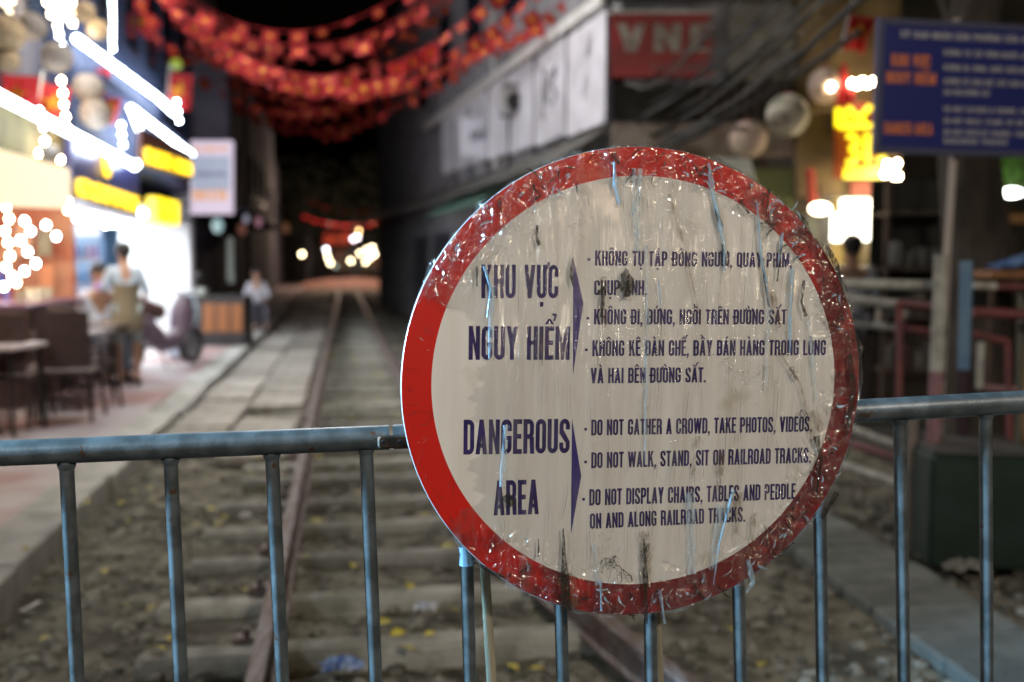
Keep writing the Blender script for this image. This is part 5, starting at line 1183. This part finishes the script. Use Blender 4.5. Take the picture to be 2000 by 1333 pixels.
# small white board and AC unit, pipes on the side wall
wb = empty('white_notice_board', side(935, 268, .35), 'white square board with small grey writing under the panels', 'sign')
mb = MB(); slab4(mb, rect(898, 230, 970, 305, 17.2), .06); mb.build('board', mat('pale_board', (.62, .64, .74), .5), wb)
text3d('SPA', at(918, 274, 17.18), (1, 0, 0), (0, 0, 1), .28, .14, mat('grey_ink', (.12, .12, .18), .6), 'lettering', wb)
ac = empty('air_conditioner', at(998, 198, 15), 'boxy air conditioner unit on the side wall beside the first panels', 'air conditioner')
mb = MB(); mb.bbox(at(994, 198, 15.1), (.28, .5, .44), .02); mb.build('casing', mat('ac_casing', (.34, .34, .36), .6), ac)
mb = MB(); mb.tube([at(1006, 198, 14.84), at(1006, 198, 14.80)], .13, 16); mb.build('fan', M_dark, ac)
for (x0, y0, x1, y1, Y, r, lab) in ((962, 20, 968, 330, 16.5, .030, 'pale pipe rising past the bunting at the right'), (996, 205, 992, 345, 14.5, .018, 'dark cable duct under the air conditioner'), (1062, 130, 1060, 235, 13.2, .015, 'dark pipe between two white panels')):
    o = MB().tube([at(x0, y0, Y), at(x1, y1, Y)], r, 8).build('wall_pipe', M_white if r > .02 else M_dark); tag(o, lab, 'pipe')
cw = MB(); P = [at(1085, 140, 12.9), at(1075, 165, 12.9), at(1088, 185, 12.85), at(1078, 205, 12.9), at(1066, 195, 12.9), at(1072, 150, 12.9), at(1088, 128, 12.9)]
cw.tube(P, .012, 6); o = cw.build('cable_loop', M_dark); tag(o, 'loop of dark cable hanging on the white panels', 'cable')
# further houses on the right
for k in range(4):
    e = empty('dark_house', sxy(26 + k * 12, 0), ('tall unlit house right behind the panelled one', 'second unlit house beyond the panelled one', 'third unlit house down the line on the right', 'farthest unlit house down the line on the right')[k], 'building')
    s0 = 26.4 + k * 12; off = -.4 - k * 1.3 * 0
    # the wall follows the track direction from here on
    a = sxy(26.4, 0, .1) + Vector((3.0 + .35 * (k % 2), 0, 0)) + T * (k * 12); b_ = a + T * 11.4; x_ = Vector((4, 0, 0)); zt = Vector((0, 0, 7.5 + (k % 2) * 1.5))
    mb = MB(); mb.add([a, a + x_, b_ + x_, b_] + [q_ + zt for q_ in (a, a + x_, b_ + x_, b_)], [(0, 3, 7, 4), (0, 4, 5, 1), (4, 7, 6, 5), (1, 5, 6, 2), (2, 6, 7, 3)]); mb.build('wall', M_dark2, e)
    for j in range(3):
        q_ = a + T * (1.2 + j * 3.6); ba = MB(); ba.box(q_ + Vector((-.35, .6, 3.3)), (.8, 2.0, .10), rotz(ta)); bo = ba.build('balcony', M_conc2, e)
        rl = MB()
        for u in range(9): rl.tube([q_ + Vector((-.72, -.3 + u * .22, 3.35)), q_ + Vector((-.72, -.3 + u * .22, 4.15))], .012, 5)
        rl.tube([q_ + Vector((-.72, -.35, 4.17)), q_ + Vector((-.72, 1.5, 4.17))], .02, 6); rl.build('railing', M_dark, bo)
        aw = MB(); slab4(aw, [q_ + Vector((-1.0, 2.6, 2.5)), q_ + Vector((-1.0, .0, 2.5)), q_ + Vector((0, .0, 2.95)), q_ + Vector((0, 2.6, 2.95))], .04); aw.build('awning', mat('faded_awning', random.choice([(.12, .05, .04), (.05, .08, .09), (.12, .12, .11)]), .8), e)
        c_ = a + T * (1.5 + j * 3.6) + Vector((0, 0, 4.6)) - TN * .0; mb = MB(); mb.box(c_, (.08, 1.2, 1.5), rotz(ta)); mb.build('window', bpy.data.materials['dark_glass'], e)
# overhead cables
M_cable = mat('black_cable', (.022, .021, .02), .6); M_cable2 = mat('grey_cable', (.10, .10, .09), .6)
ends = [((1640, -30), (1190, 300), 8, 12), ((1600, -20), (1150, 265), 8.5, 12.5), ((1560, -20), (1020, 330), 8, 15), ((1660, -30), (1230, 330), 8, 11), ((1520, -20), (1180, 250), 9, 12), ((1480, -20), (1120, 240), 9, 13),
        ((1620, 0), (880, 372), 8, 18), ((1590, -30), (860, 385), 8.3, 19), ((1450, -20), (1200, 180), 9, 11.5), ((1700, -20), (1260, 300), 7.5, 11), ((1420, -20), (1215, 160), 9, 11), ((1640, 30), (1300, 260), 8, 10.5), ((1540, 0), (1100, 300), 8.6, 13), ((1680, 60), (1210, 330), 8, 11.6)]
names = ('uppermost', 'second', 'third', 'fourth', 'fifth', 'sixth', 'seventh', 'eighth', 'ninth', 'tenth', 'eleventh', 'twelfth', 'thirteenth', 'last')
for k, (a, b_, Ya, Yb) in enumerate(ends):
    A, B = at(*a, Ya), at(*b_, Yb); sag = random.uniform(.1, .35)
    pts = [A.lerp(B, i / 14) - Vector((0, 0, sag * 4 * (i / 14) * (1 - i / 14))) + Vector((random.uniform(-.015, .015), 0, random.uniform(-.015, .015))) for i in range(15)]
    o = MB().tube(pts, random.choice([.012, .018, .030]), 6).build('overhead_cable', random.choice([M_cable, M_cable, M_cable2])); tag(o, 'sagging overhead cable crossing before the red sign', 'cable', 'tangle of cables before the right hand house')

# paper lanterns on the right
M_paper = mat('pinkish_paper', (.62, .46, .40), .7, c2=(.66, .55, .42), scale=6); M_paperw = mat('printed_paper', (.60, .56, .46), .7, c2=(.24, .24, .20), scale=9, ramp=(.5, .62))
def paper_lantern(px, py, r, Y, m, lab):
    c = at(px, py, Y); R_ = r / FPX * Y; e = empty('paper_lantern', c, lab, 'lantern', 'round paper lanterns by the kiosk'); b_ = MB()
    n, mm = 24, 32; vs = []
    for i in range(mm + 1):
        a = math.pi * (.06 + .88 * i / mm); rr_ = R_ * (1 - .02 * (i % 2))
        vs += [(c.x + rr_ * math.sin(a) * math.cos(2 * math.pi * k / n), c.y + rr_ * math.sin(a) * math.sin(2 * math.pi * k / n), c.z + rr_ * math.cos(a)) for k in range(n)]
    b_.add(vs, [(i * n + k, (i + 1) * n + k, (i + 1) * n + (k + 1) % n, i * n + (k + 1) % n) for i in range(mm) for k in range(n)], 0, True); b_.build('shade', m, e)
    MB().tube([c + Vector((0, 0, R_ * .95)), c + Vector((0, 0, R_ + .4))], .006, 5).build('cord', M_dark, e)
    MB().tube([c + Vector((0, 0, R_ * .93)), c + Vector((0, 0, R_ * 1.02))], R_ * .25, 12).build('collar', mat('red_collar', (.35, .03, .05), .6), e)
paper_lantern(1461, 272, 36, 10.2, M_paper, 'plain pinkish paper lantern above the rim of the round sign')
paper_lantern(1538, 226, 41, 10.0, M_paperw, 'cream paper lantern with dark printed marks, the middle one')
paper_lantern(1612, 168, 34, 10.4, M_paper, 'pinkish paper lantern nearest the yellow letters')

# ================================================================ KIOSK ON THE RIGHT
ks = empty('lit_kiosk', at(1680, 500, 12.5), 'kiosk glowing white and yellow behind the right edge of the round sign', 'building')
YK = 10.7
M_kwall = mat('ochre_wall', (.20, .14, .06), .7, c2=(.13, .09, .045), scale=3)
mb = MB(); slab4(mb, [at(1600, 560, YK) , at(1790, 560, YK), at(1790, -60, YK), at(1600, -60, YK)], .2)
mb.build('upper_wall', M_kwall, ks).location = (0, 0, 0)
ks_u = ks.children[0]
# lower half opened: rebuild the wall above the window only
bpy.data.objects.remove(ks_u)
mb = MB(); slab4(mb, rect(1560, -80, 1760, 385, YK), .2); mb.build('upper_wall', M_kwall, ks)
mb = MB(); slab4(mb, rect(1590, 540, 1770, 760, YK), .2); mb.build('counter_front', M_kwall, ks)
mb = MB(); slab4(mb, rect(1590, 380, 1800, 560, YK + 1.6), .1); mb.build('back_wall', mat('bright_yellow_wall', (.75, .52, .18), .7), ks)
mb = MB(); slab4(mb, rect(1745, 380, 1765, 760, YK), 1.6); mb.build('side_wall', M_kwall, ks)
mb = MB(); slab4(mb, rect(1575, 420, 1600, 760, YK), 1.6); mb.build('side_wall', mat('grey_green_wall', (.20, .22, .20), .7), ks)
mb = MB(); mb.bbox(at(1672, 445, YK + .8), (.85, .5, .30), .03); mb.build('ceiling_light', glow('kiosk_light', (1, .95, .78), 7), ks)
mb = MB(); slab4(mb, rect(1650, 388, 1748, 414, YK - .25), .15); mb.build('light_strip', glow('kiosk_strip', (1, .90, .66), 6), ks)
mb = MB(); slab4(mb, rect(1662, 352, 1722, 384, YK - .1), .04); mb.build('panel', mat('red_brown_panel', (.20, .05, .03), .6), ks)
# glowing yellow letters
M_neon = glow('yellow_neon', (1.0, .80, .0), 2.2)
ys_ = empty('yellow_neon_sign', at(1675, 270, YK - .3), 'glowing yellow neon letters stacked above the kiosk window', 'sign')
mb = MB(); slab4(mb, rect(1630, 200, 1722, 348, YK - .22), .05); mb.build('board', mat('red_backing', (.28, .05, .03), .6), ys_)
px2 = YK / FPX
def neon(pts, r=.03): MB().tube([at(x, y, YK - .3) for x, y in pts], r, 8).build('neon_letter', M_neon, ys_)
neon([(1637, 212), (1637, 248)], .034); neon([(1637, 216), (1650, 228), (1650, 248)], .034); neon([(1655, 210), (1672, 228), (1672, 248)], .034); neon([(1700, 208), (1682, 228), (1690, 248)], .034); neon([(1640, 248), (1702, 246)], .03)
neon([(1655, 265), (1670, 268), (1674, 280), (1662, 291)], .034); neon([(1662, 291), (1674, 302), (1670, 314), (1655, 318)], .034); neon([(1694, 262), (1692, 290), (1694, 316)], .04); neon([(1686, 300), (1698, 318)], .03)
neon([(1650, 334), (1720, 330)], .034); neon([(1648, 344), (1722, 344)], .03); neon([(1712, 312), (1730, 310)], .03)
def bulbs2(pts, Y, lab, m=M_bulb, r=.03): bulbs(pts, Y, m, lab, r)
bulbs2([(1624, 170)], 10.2, 'single warm bulb in front of the pinkish lantern')
bulbs2([(1664, 163), (1675, 166), (1684, 160), (1694, 164), (1705, 160)], 10.2, 'row of warm bulbs beside the folded red flag')
bulbs2([(1733, 322), (1752, 320), (1728, 340), (1742, 345), (1754, 345), (1733, 365), (1738, 385), (1742, 400)], 10.2, 'warm bulbs down the right side of the kiosk sign')
bulbs2([(1655, 398), (1672, 405), (1692, 402), (1712, 398), (1730, 396)], 10.3, 'warm bulbs along the kiosk window head')
lp = empty('kiosk_lamp', at(1602, 408, 10.2), 'bright oval lamp left of the kiosk window', 'lamp'); MB().ball(at(1602, 408, 10.2), (.11, .08, .06), 14, 8).build('globe', glow('oval_lamp', (1, .86, .55), 14), lp); MB().tube([at(1602, 400, 10.2), at(1600, 360, 10.6)], .012, 6).build('arm', M_dark, lp)
o = MB().tube([at(1582, 330, 10.5), at(1590, 420, 10.5)], .045, 10).build('red_post', mat('red_paint', (.40, .05, .03), .5)); tag(o, 'short red post hanging beside the oval lamp', 'post')
big_flag(1664, 25, 10.2, .24, .36, .25, .15, 'red flag with yellow star hanging from the wires over the kiosk', 'flags at the kiosk')
ffg = MB(); P = [at(1650, 122, 10.3), at(1644, 150, 10.3), at(1652, 190, 10.3), at(1656, 205, 10.3)]; ffg.tube(P, [.01, .06, .09, .05], 10); o = ffg.build('folded_flag', M_flag); tag(o, 'furled dark red flag right above the yellow letters', 'flag')
# person at the kiosk
p5 = person((at(1665, 500, 9.9).x, 9.9, -.06), 2.9, 'person with black hair in white shirt standing at the kiosk', mat('white_cotton', (.60, .62, .66), .8), M_darkwall, 1.06, arms={'l': ((-.22, -.02, 1.12), (-.14, -.22, 1.02)), 'r': ((.22, -.02, 1.12), (.14, -.22, 1.02))}, long=True)

# clutter shelf right of the kiosk
M_shelfw = mat('brown_shelf', (.075, .048, .035), .7, c2=(.12, .08, .06), scale=8)
sh = empty('market_shelf', at(1795, 560, 9.6), 'dark cluttered shelf rack between the kiosk and the tree', 'shelf')
cx_ = at(1795, 560, 9.6).x
for x_ in (-.32, .34):
    MB().box((cx_ + x_, 9.6, 1.15), (.05, .05, 2.3)).build('post', M_shelfw, sh)
for z_ in (.45, .95, 1.42, 1.95): MB().box((cx_, 9.65, z_), (.72, .40, .03)).build('board', M_shelfw, sh)
MB().box((cx_, 9.9, 1.15), (.76, .03, 2.3)).build('back_panel', mat('shelf_back', (.03, .028, .022), .9), sh)
for k in range(14):
    lv = (.465, .965, 1.435)[k % 3]; c_ = random.choice([(.10, .10, .09), (.16, .13, .10), (.05, .07, .06), (.12, .05, .04), (.2, .2, .19)]); hh = random.uniform(.12, .30)
    mb = MB(); mb.bbox((cx_ - .26 + (k // 3) * .125, 9.6, lv + hh / 2), (.10, .2, hh), .02); o = mb.build('packet', mat('packet_print', c_, .6)); tag(o, 'dim packet standing on the cluttered shelf rack', 'packet', 'packets on the cluttered shelf')

# ================================================================ BLUE REGULATIONS BOARD
bb = empty('regulations_board', at(1862, 520, 5.7), 'dark blue notice board on a pale pole with white and orange writing', 'sign')
c4 = [at(1707, 300, 5.55), at(2052, 308, 5.75), at(2052, 52, 5.75), at(1717, 34, 5.55)]
bu = (c4[1] - c4[0]).normalized(); bv_ = Vector((0, 0, 1)); bnn = bu.cross(bv_)
mb = MB(); slab4(mb, c4, .03); mb.build('board', mat('navy_notice', (.020, .028, .17), .4), bb)
fm_ = MB(); cc = [c - bnn * -.004 for c in c4]
for a, b_ in ((0, 1), (1, 2), (2, 3), (3, 0)):
    d = (cc[b_] - cc[a]).normalized(); inn = bnn.cross(d) * .035; slab4(fm_, [cc[a], cc[b_], cc[b_] + inn, cc[a] + inn], .004)
fm_.build('border', mat('grey_blue_border', (.065, .07, .13), .5), bb)
M_wp = mat('white_print', (.42, .42, .46), .5); M_op = mat('orange_print_paint', (.75, .22, .10), .5)
def bline(t, x0, y0, x1, cap, m):
    O = on_plane(x0, y0, c4[0], bnn); Q = on_plane(x1, y0, c4[0], bnn); text3d(t, O, bu, (0, 0, 1), (Q - O).length, cap / FPX * 5.6, m, 'lettering', bb, lift=.006)
bline('UỶ BAN NHÂN DÂN PHƯỜNG CỬA NAM', 1758, 74, 2025, 13, M_wp)
bline('KHU VỰC', 1740, 130, 1815, 23, M_op); bline('NGUY HIỂM', 1730, 163, 1826, 22, M_op); bline('DANGER AREA', 1726, 262, 1820, 22, M_op)
for t, y, x1 in (('KHÔNG TỤ TẬP ĐÔNG NGƯỜI, QUAY', 109, 2020), ('KHÔNG ĐI, ĐỨNG, NGỒI TRÊN ĐƯỜNG', 138, 2024), ('KHÔNG KÊ BÀN GHẾ, BẦY BÁN HÀNG', 165, 2020), ('HAI BÊN ĐƯỜNG SẮT', 186, 1932), ('DO NOT GATHER A CROWD, TAKE', 219, 2016), ('DO NOT WALK, STAND, SIT ON THE', 242, 2020), ('DO NOT DISPLAY CHAIRS, TABLES', 264, 2018), ('RAILROAD TRACKS', 281, 1966)):
    bline(t, 1842, y, x1, 11, M_wp)
MB().tube([at(1868, 38, 5.72), at(1862, 308, 5.72), at(1850, 500, 5.72), Vector((at(1850, 500, 5.72).x - .02, 5.72, -.05))], .021, 10).build('pole', mat('pale_pole', (.45, .40, .36), .5), bb)

# ================================================================ CROSSING GATE, POSTS, GREEN BLOCK
M_gw = mat('gate_white', (.46, .46, .42), .6, c2=(.30, .29, .26), scale=14); M_gr = mat('gate_red', (.20, .055, .06), .6, c2=(.13, .045, .045), scale=12); M_pinkp = mat('faded_pink', (.28, .15, .17), .6, c2=(.22, .13, .14), scale=10)
def seg(name, a, b_, Ya, Yb, r, m, par): return MB().tube([at(*a, Ya), at(*b_, Yb)], r, 12).build(name, m, par)
gp = empty('gate_post', at(1835, 900, 5.0), 'white gate post with faded pink foot right of the round sign', 'post')
p0 = at(1838, 503, 5.0); p1_ = at(1829, 725, 5.0); foot = p0 + (p1_ - p0) * ((p0.z + .05) / (p0.z - p1_.z))
MB().tube([p0, p1_], .034, 14).build('upper_tube', M_gw, gp); MB().tube([p1_, foot], .0345, 14).build('lower_tube', M_pinkp, gp); MB().tube([p0 + Vector((0, 0, .012)), p0 - Vector((0, 0, .01))], .038, 14).build('cap', M_gw, gp)
gp2 = empty('gate_post', at(1886, 900, 5.2), 'gate post painted light blue above and dark below', 'post')
p0 = at(1888, 510, 5.2); p1_ = at(1882, 722, 5.2); foot = p0 + (p1_ - p0) * ((p0.z + .05) / (p0.z - p1_.z))
MB().tube([p0, p1_], .032, 14).build('upper_tube', mat('light_blue_paint', (.10, .20, .34), .5, c2=(.14, .25, .36), scale=9), gp2); MB().tube([p1_, foot], .0325, 14).build('lower_tube', mat('dark_maroon', (.03, .012, .022), .6), gp2)
gt = empty('crossing_gate', at(1750, 900, 5.6), 'rolling crossing gate of white and red tubes with wire mesh behind the sign', 'gate')
seg('rail', (1560, 552), (1828, 558), 5.3, 5.1, .026, M_gw, gt)
seg('rail', (1560, 575), (1756, 595), 6.0, 5.6, .026, M_gw, gt); seg('rail', (1756, 595), (1830, 602), 5.6, 5.4, .026, M_gr, gt)
seg('rail', (1560, 622), (1756, 641), 6.0, 5.6, .022, M_gw, gt); seg('rail', (1756, 641), (1830, 650), 5.6, 5.4, .022, M_gr, gt)
for x in (1600, 1660, 1718, 1768): seg('upright', (x, 590), (x - 6, 640), 5.7, 5.7, .016, M_gw, gt)
seg('rail', (1560, 800), (1757, 872), 6.2, 5.4, .024, M_gw, gt); seg('rail', (1560, 835), (1757, 896), 6.2, 5.4, .024, M_gr, gt); seg('rail', (1560, 880), (1757, 945), 6.2, 5.4, .030, M_gw, gt)
seg('end_post', (1756, 590), (1757, 950), 5.55, 5.4, .020, M_gr, gt)
g2 = empty('crossing_gate', at(1960, 800, 5.6), 'second gate leaf of faded red tubes right of the blue post', 'gate')
seg('rail', (1902, 558), (1945, 560), 5.5, 5.5, .022, M_gw, g2); seg('rail', (1945, 560), (2060, 562), 5.5, 5.5, .022, M_gr, g2)
seg('rail', (1902, 610), (2060, 618), 5.4, 5.4, .028, M_gr, g2); seg('rail', (1900, 652), (1968, 668), 5.2, 5.2, .020, M_gr, g2)
seg('upright', (1968, 665), (1972, 860), 5.2, 5.2, .018, M_gr, g2); seg('upright', (1916, 668), (1912, 760), 5.2, 5.2, .020, M_gw, g2); seg('rail', (1908, 755), (1985, 762), 5.2, 5.2, .018, M_pinkp, g2)
seg('upright', (1996, 570), (1988, 880), 5.6, 5.6, .018, mat('olive_tube', (.12, .12, .09), .6), g2); seg('rail', (1905, 858), (1975, 862), 5.2, 5.2, .018, M_pinkp, g2)
# wire mesh
ms = MB(); 
for i in range(34):
    x = 1560 + i * 11
    a, b_ = at(x, 655, 5.75), at(x - 90, 800, 5.75); ms.tube([a, b_], .0022, 4, cap=False)
    a, b_ = at(x - 90, 655, 5.76), at(x, 800, 5.76); ms.tube([a, b_], .0022, 4, cap=False)
ms.build('wire_mesh', mat('rusty_wire', (.10, .065, .045), .8), gt)
# thin grey post behind the barrier
o = empty('short_post', at(1785, 1040, 5.1), 'short grey brown post standing before the gate end', 'post')
a = at(1785, 790, 5.1); MB().tube([a, Vector((a.x, a.y, -.06))], .028, 12).build('tube', mat('grey_brown_paint', (.22, .18, .15), .6, c2=(.16, .15, .14), scale=9), o); MB().tube([a, a + Vector((0, 0, .015))], .031, 12).build('cap', M_gw, o)
# green concrete block
gb = empty('green_block', (2.25, 4.95, 0), 'dark green painted concrete block at the foot of the gate posts', 'concrete block')
gx0 = at(1815, 1040, 4.85).x; gx1 = at(2010, 1040, 4.85).x
mb = MB(); mb.bbox(((gx0 + gx1) / 2, 5.0, .25), (gx1 - gx0, .50, .56), .02, rotz(-.12)); mb.build('body', mat('dark_green_paint', (.004, .017, .012), .55, c2=(.009, .026, .02), scale=5), gb)
mb = MB(); mb.bbox(((gx0 + gx1) / 2, 5.0, .545), (gx1 - gx0 - .02, .48, .03), .01, rotz(-.12)); mb.build('top', mat('grey_top', (.07, .07, .07), .8), gb)
crumple('white_bag', (gx0 + .10, 4.66, .0), (.20, .09, .07), M_conc, 'small heap of white rubble against the green block', 'rubble')

# tree on the right
tr_ = empty('street_tree', at(1915, 896, 7.5), 'dark thick tree trunk behind the blue notice board', 'tree')
b0 = at(1915, 896, 7.5); b0.z = -.1
pts = [b0, b0 + Vector((-.03, .02, .9)), b0 + Vector((-.10, 0, 1.8)), b0 + Vector((-.18, .05, 2.7)), b0 + Vector((-.10, .1, 3.8)), b0 + Vector((.1, .2, 5.2))]
M_bark = mat('dark_bark', (.040, .033, .027), .95, c2=(.085, .07, .055), scale=9, bump=1.0, bscale=22, stretch=(1, 1, .3))
MB().tube(pts, [.32, .26, .235, .21, .17, .13], 14).build('trunk', M_bark, tr_)
for a, b_, r_ in (((.0, 0, 2.3), (-.75, .3, 4.6), .07), ((-.15, .05, 3.0), (.7, .5, 5.3), .08), ((-.10, .1, 3.8), (-.5, -.6, 5.8), .06), ((.0, .1, 4.4), (.9, -.2, 6.0), .05)):
    A, B = b0 + Vector(a), b0 + Vector(b_); MB().tube([A, A.lerp(B, .5) + Vector((.05, 0, .12)), B], [r_, r_ * .7, r_ * .35], 8).build('branch', M_bark, tr_)
cr = MB(); cen = b0 + Vector((.1, .2, 6.0))
for k in range(4200):
    d = Vector((random.gauss(0, 1), random.gauss(0, 1), random.gauss(0, .8))); d = d.normalized() * random.random() ** .4; n_ = noise.noise(d * 3)
    if n_ < -.15: continue
    p = cen + Vector((d.x * 2.1, d.y * 2.0, d.z * 1.4)); s = random.uniform(.04, .08); a = Vector((random.gauss(0, 1), random.gauss(0, 1), random.gauss(0, 1))).normalized(); b_ = a.orthogonal().normalized()
    cr.add([p - a * s, p + b_ * s * .45, p + a * s, p - b_ * s * .45], [(0, 1, 2, 3)])
o = cr.build('crown', translucent('leaf_green', (.05, .10, .03), .3), tr_); tag(o, kind='stuff')
# second thin trunk and lit foliage at the right edge
o = MB().tube([at(1920, 300, 8.4), at(1950, 400, 8.4), at(1975, 490, 8.3), at(1990, 640, 8.3)], [.05, .055, .06, .07], 8).build('leaning_branch', M_bark); tag(o, 'leaning bare branch beside the tree trunk at the right edge', 'branch')
bs_ = MB()
for k in range(500):
    p = at(random.gauss(1962, 22), random.gauss(328, 14), 9.4 + random.uniform(-.2, .2)); s = random.uniform(.02, .05); a = Vector((random.gauss(0, 1), random.gauss(0, 1), random.gauss(0, 1))).normalized(); b_ = a.orthogonal()
    bs_.add([p - a * s, p + b_ * s * .45, p + a * s, p - b_ * s * .45], [(0, 1, 2, 3)])
o = bs_.build('hanging_plant', translucent('lit_leaf', (.22, .42, .10), .5)); tag(o, 'bright green hanging plant lit from below at the right edge', 'plant')
e = empty('oval_lamp', at(1976, 377, 9.2), 'white oval lamp under the green hanging plant at the right edge', 'lamp'); MB().ball(at(1976, 377, 9.2), (.10, .07, .045), 14, 8).build('globe', glow('white_oval', (.95, 1, .95), 14), e); MB().tube([at(1976, 370, 9.2), at(1976, 330, 9.2)], .008, 6).build('cord', M_dark, e)
# stall with plank and blue tarpaulin
st = empty('plank_stall', at(1970, 560, 6.8), 'wooden plank shelf with posts at the right edge', 'stall')
MB().bbox(at(1990, 536, 6.8), (.50, .30, .06), .01).build('board', mat('orange_wood', (.30, .14, .06), .7, c2=(.22, .10, .05), scale=10), st)
for dx in (-.18, .2): c_ = at(1990, 536, 6.85); MB().tube([(c_.x + dx, c_.y, c_.z - .03), (c_.x + dx, c_.y, -.08)], .02, 8).build('leg', M_shelfw, st)
tp = MB(); vs = []; c_ = at(1978, 515, 6.8)
for j in range(10):
    for i in range(14):
        u, v_ = i / 13, j / 9; vs.append((c_.x - .17 + u * .5, c_.y - .12 + v_ * .3, c_.z - .04 + (.06 + .10 * u) * math.sin(math.pi * min(1, v_ + .1)) * math.sin(math.pi * (.12 + .7 * u)) + random.uniform(-.012, .012)))
tp.add(vs, [(j * 14 + i, j * 14 + i + 1, (j + 1) * 14 + i + 1, (j + 1) * 14 + i) for j in range(9) for i in range(13)], 0, True)
o = tp.build('tarpaulin', mat('blue_tarp', (.06, .13, .34), .5, c2=(.16, .26, .46), scale=14)); tag(o, 'crumpled blue tarpaulin on the wooden plank shelf', 'tarpaulin')
hd = MB(); c_ = at(1985, 428, 8.6); hd.bbox(c_, (.36, .1, .09), .01); hd.tube([(c_.x - .1, c_.y, c_.z - .04), (c_.x - .1, c_.y, -.08)], .025, 8); hd.tube([(c_.x + .15, c_.y, c_.z - .04), (c_.x + .15, c_.y, -.08)], .025, 8); o = hd.build('wooden_trestle', mat('amber_wood', (.45, .24, .09), .6)); tag(o, 'amber wooden trestle behind the tree at the right edge', 'trestle')
# backdrop houses behind the kiosk and tree
e = empty('dark_house', (6, 16, 0), 'dim ochre house closing the view behind the tree and kiosk', 'building')
MB().box((6.2, 15.6, 3.5), (5.2, .4, 7.2)).build('wall', mat('dim_wall', (.06, .055, .045), .9, c2=(.11, .09, .06), scale=1.3), e)
for k in range(3): MB().box((5.0 + k * 1.3, 15.38, 4.4), (.7, .06, 1.3)).build('window', glow('amber_window', (.55, .30, .06), .35) if k == 1 else bpy.data.materials['dark_glass'], e)
for k in range(2): MB().box((5.2 + k * 1.6, 15.38, 1.1), (.9, .05, 2.2)).build('door', M_shelfw, e)
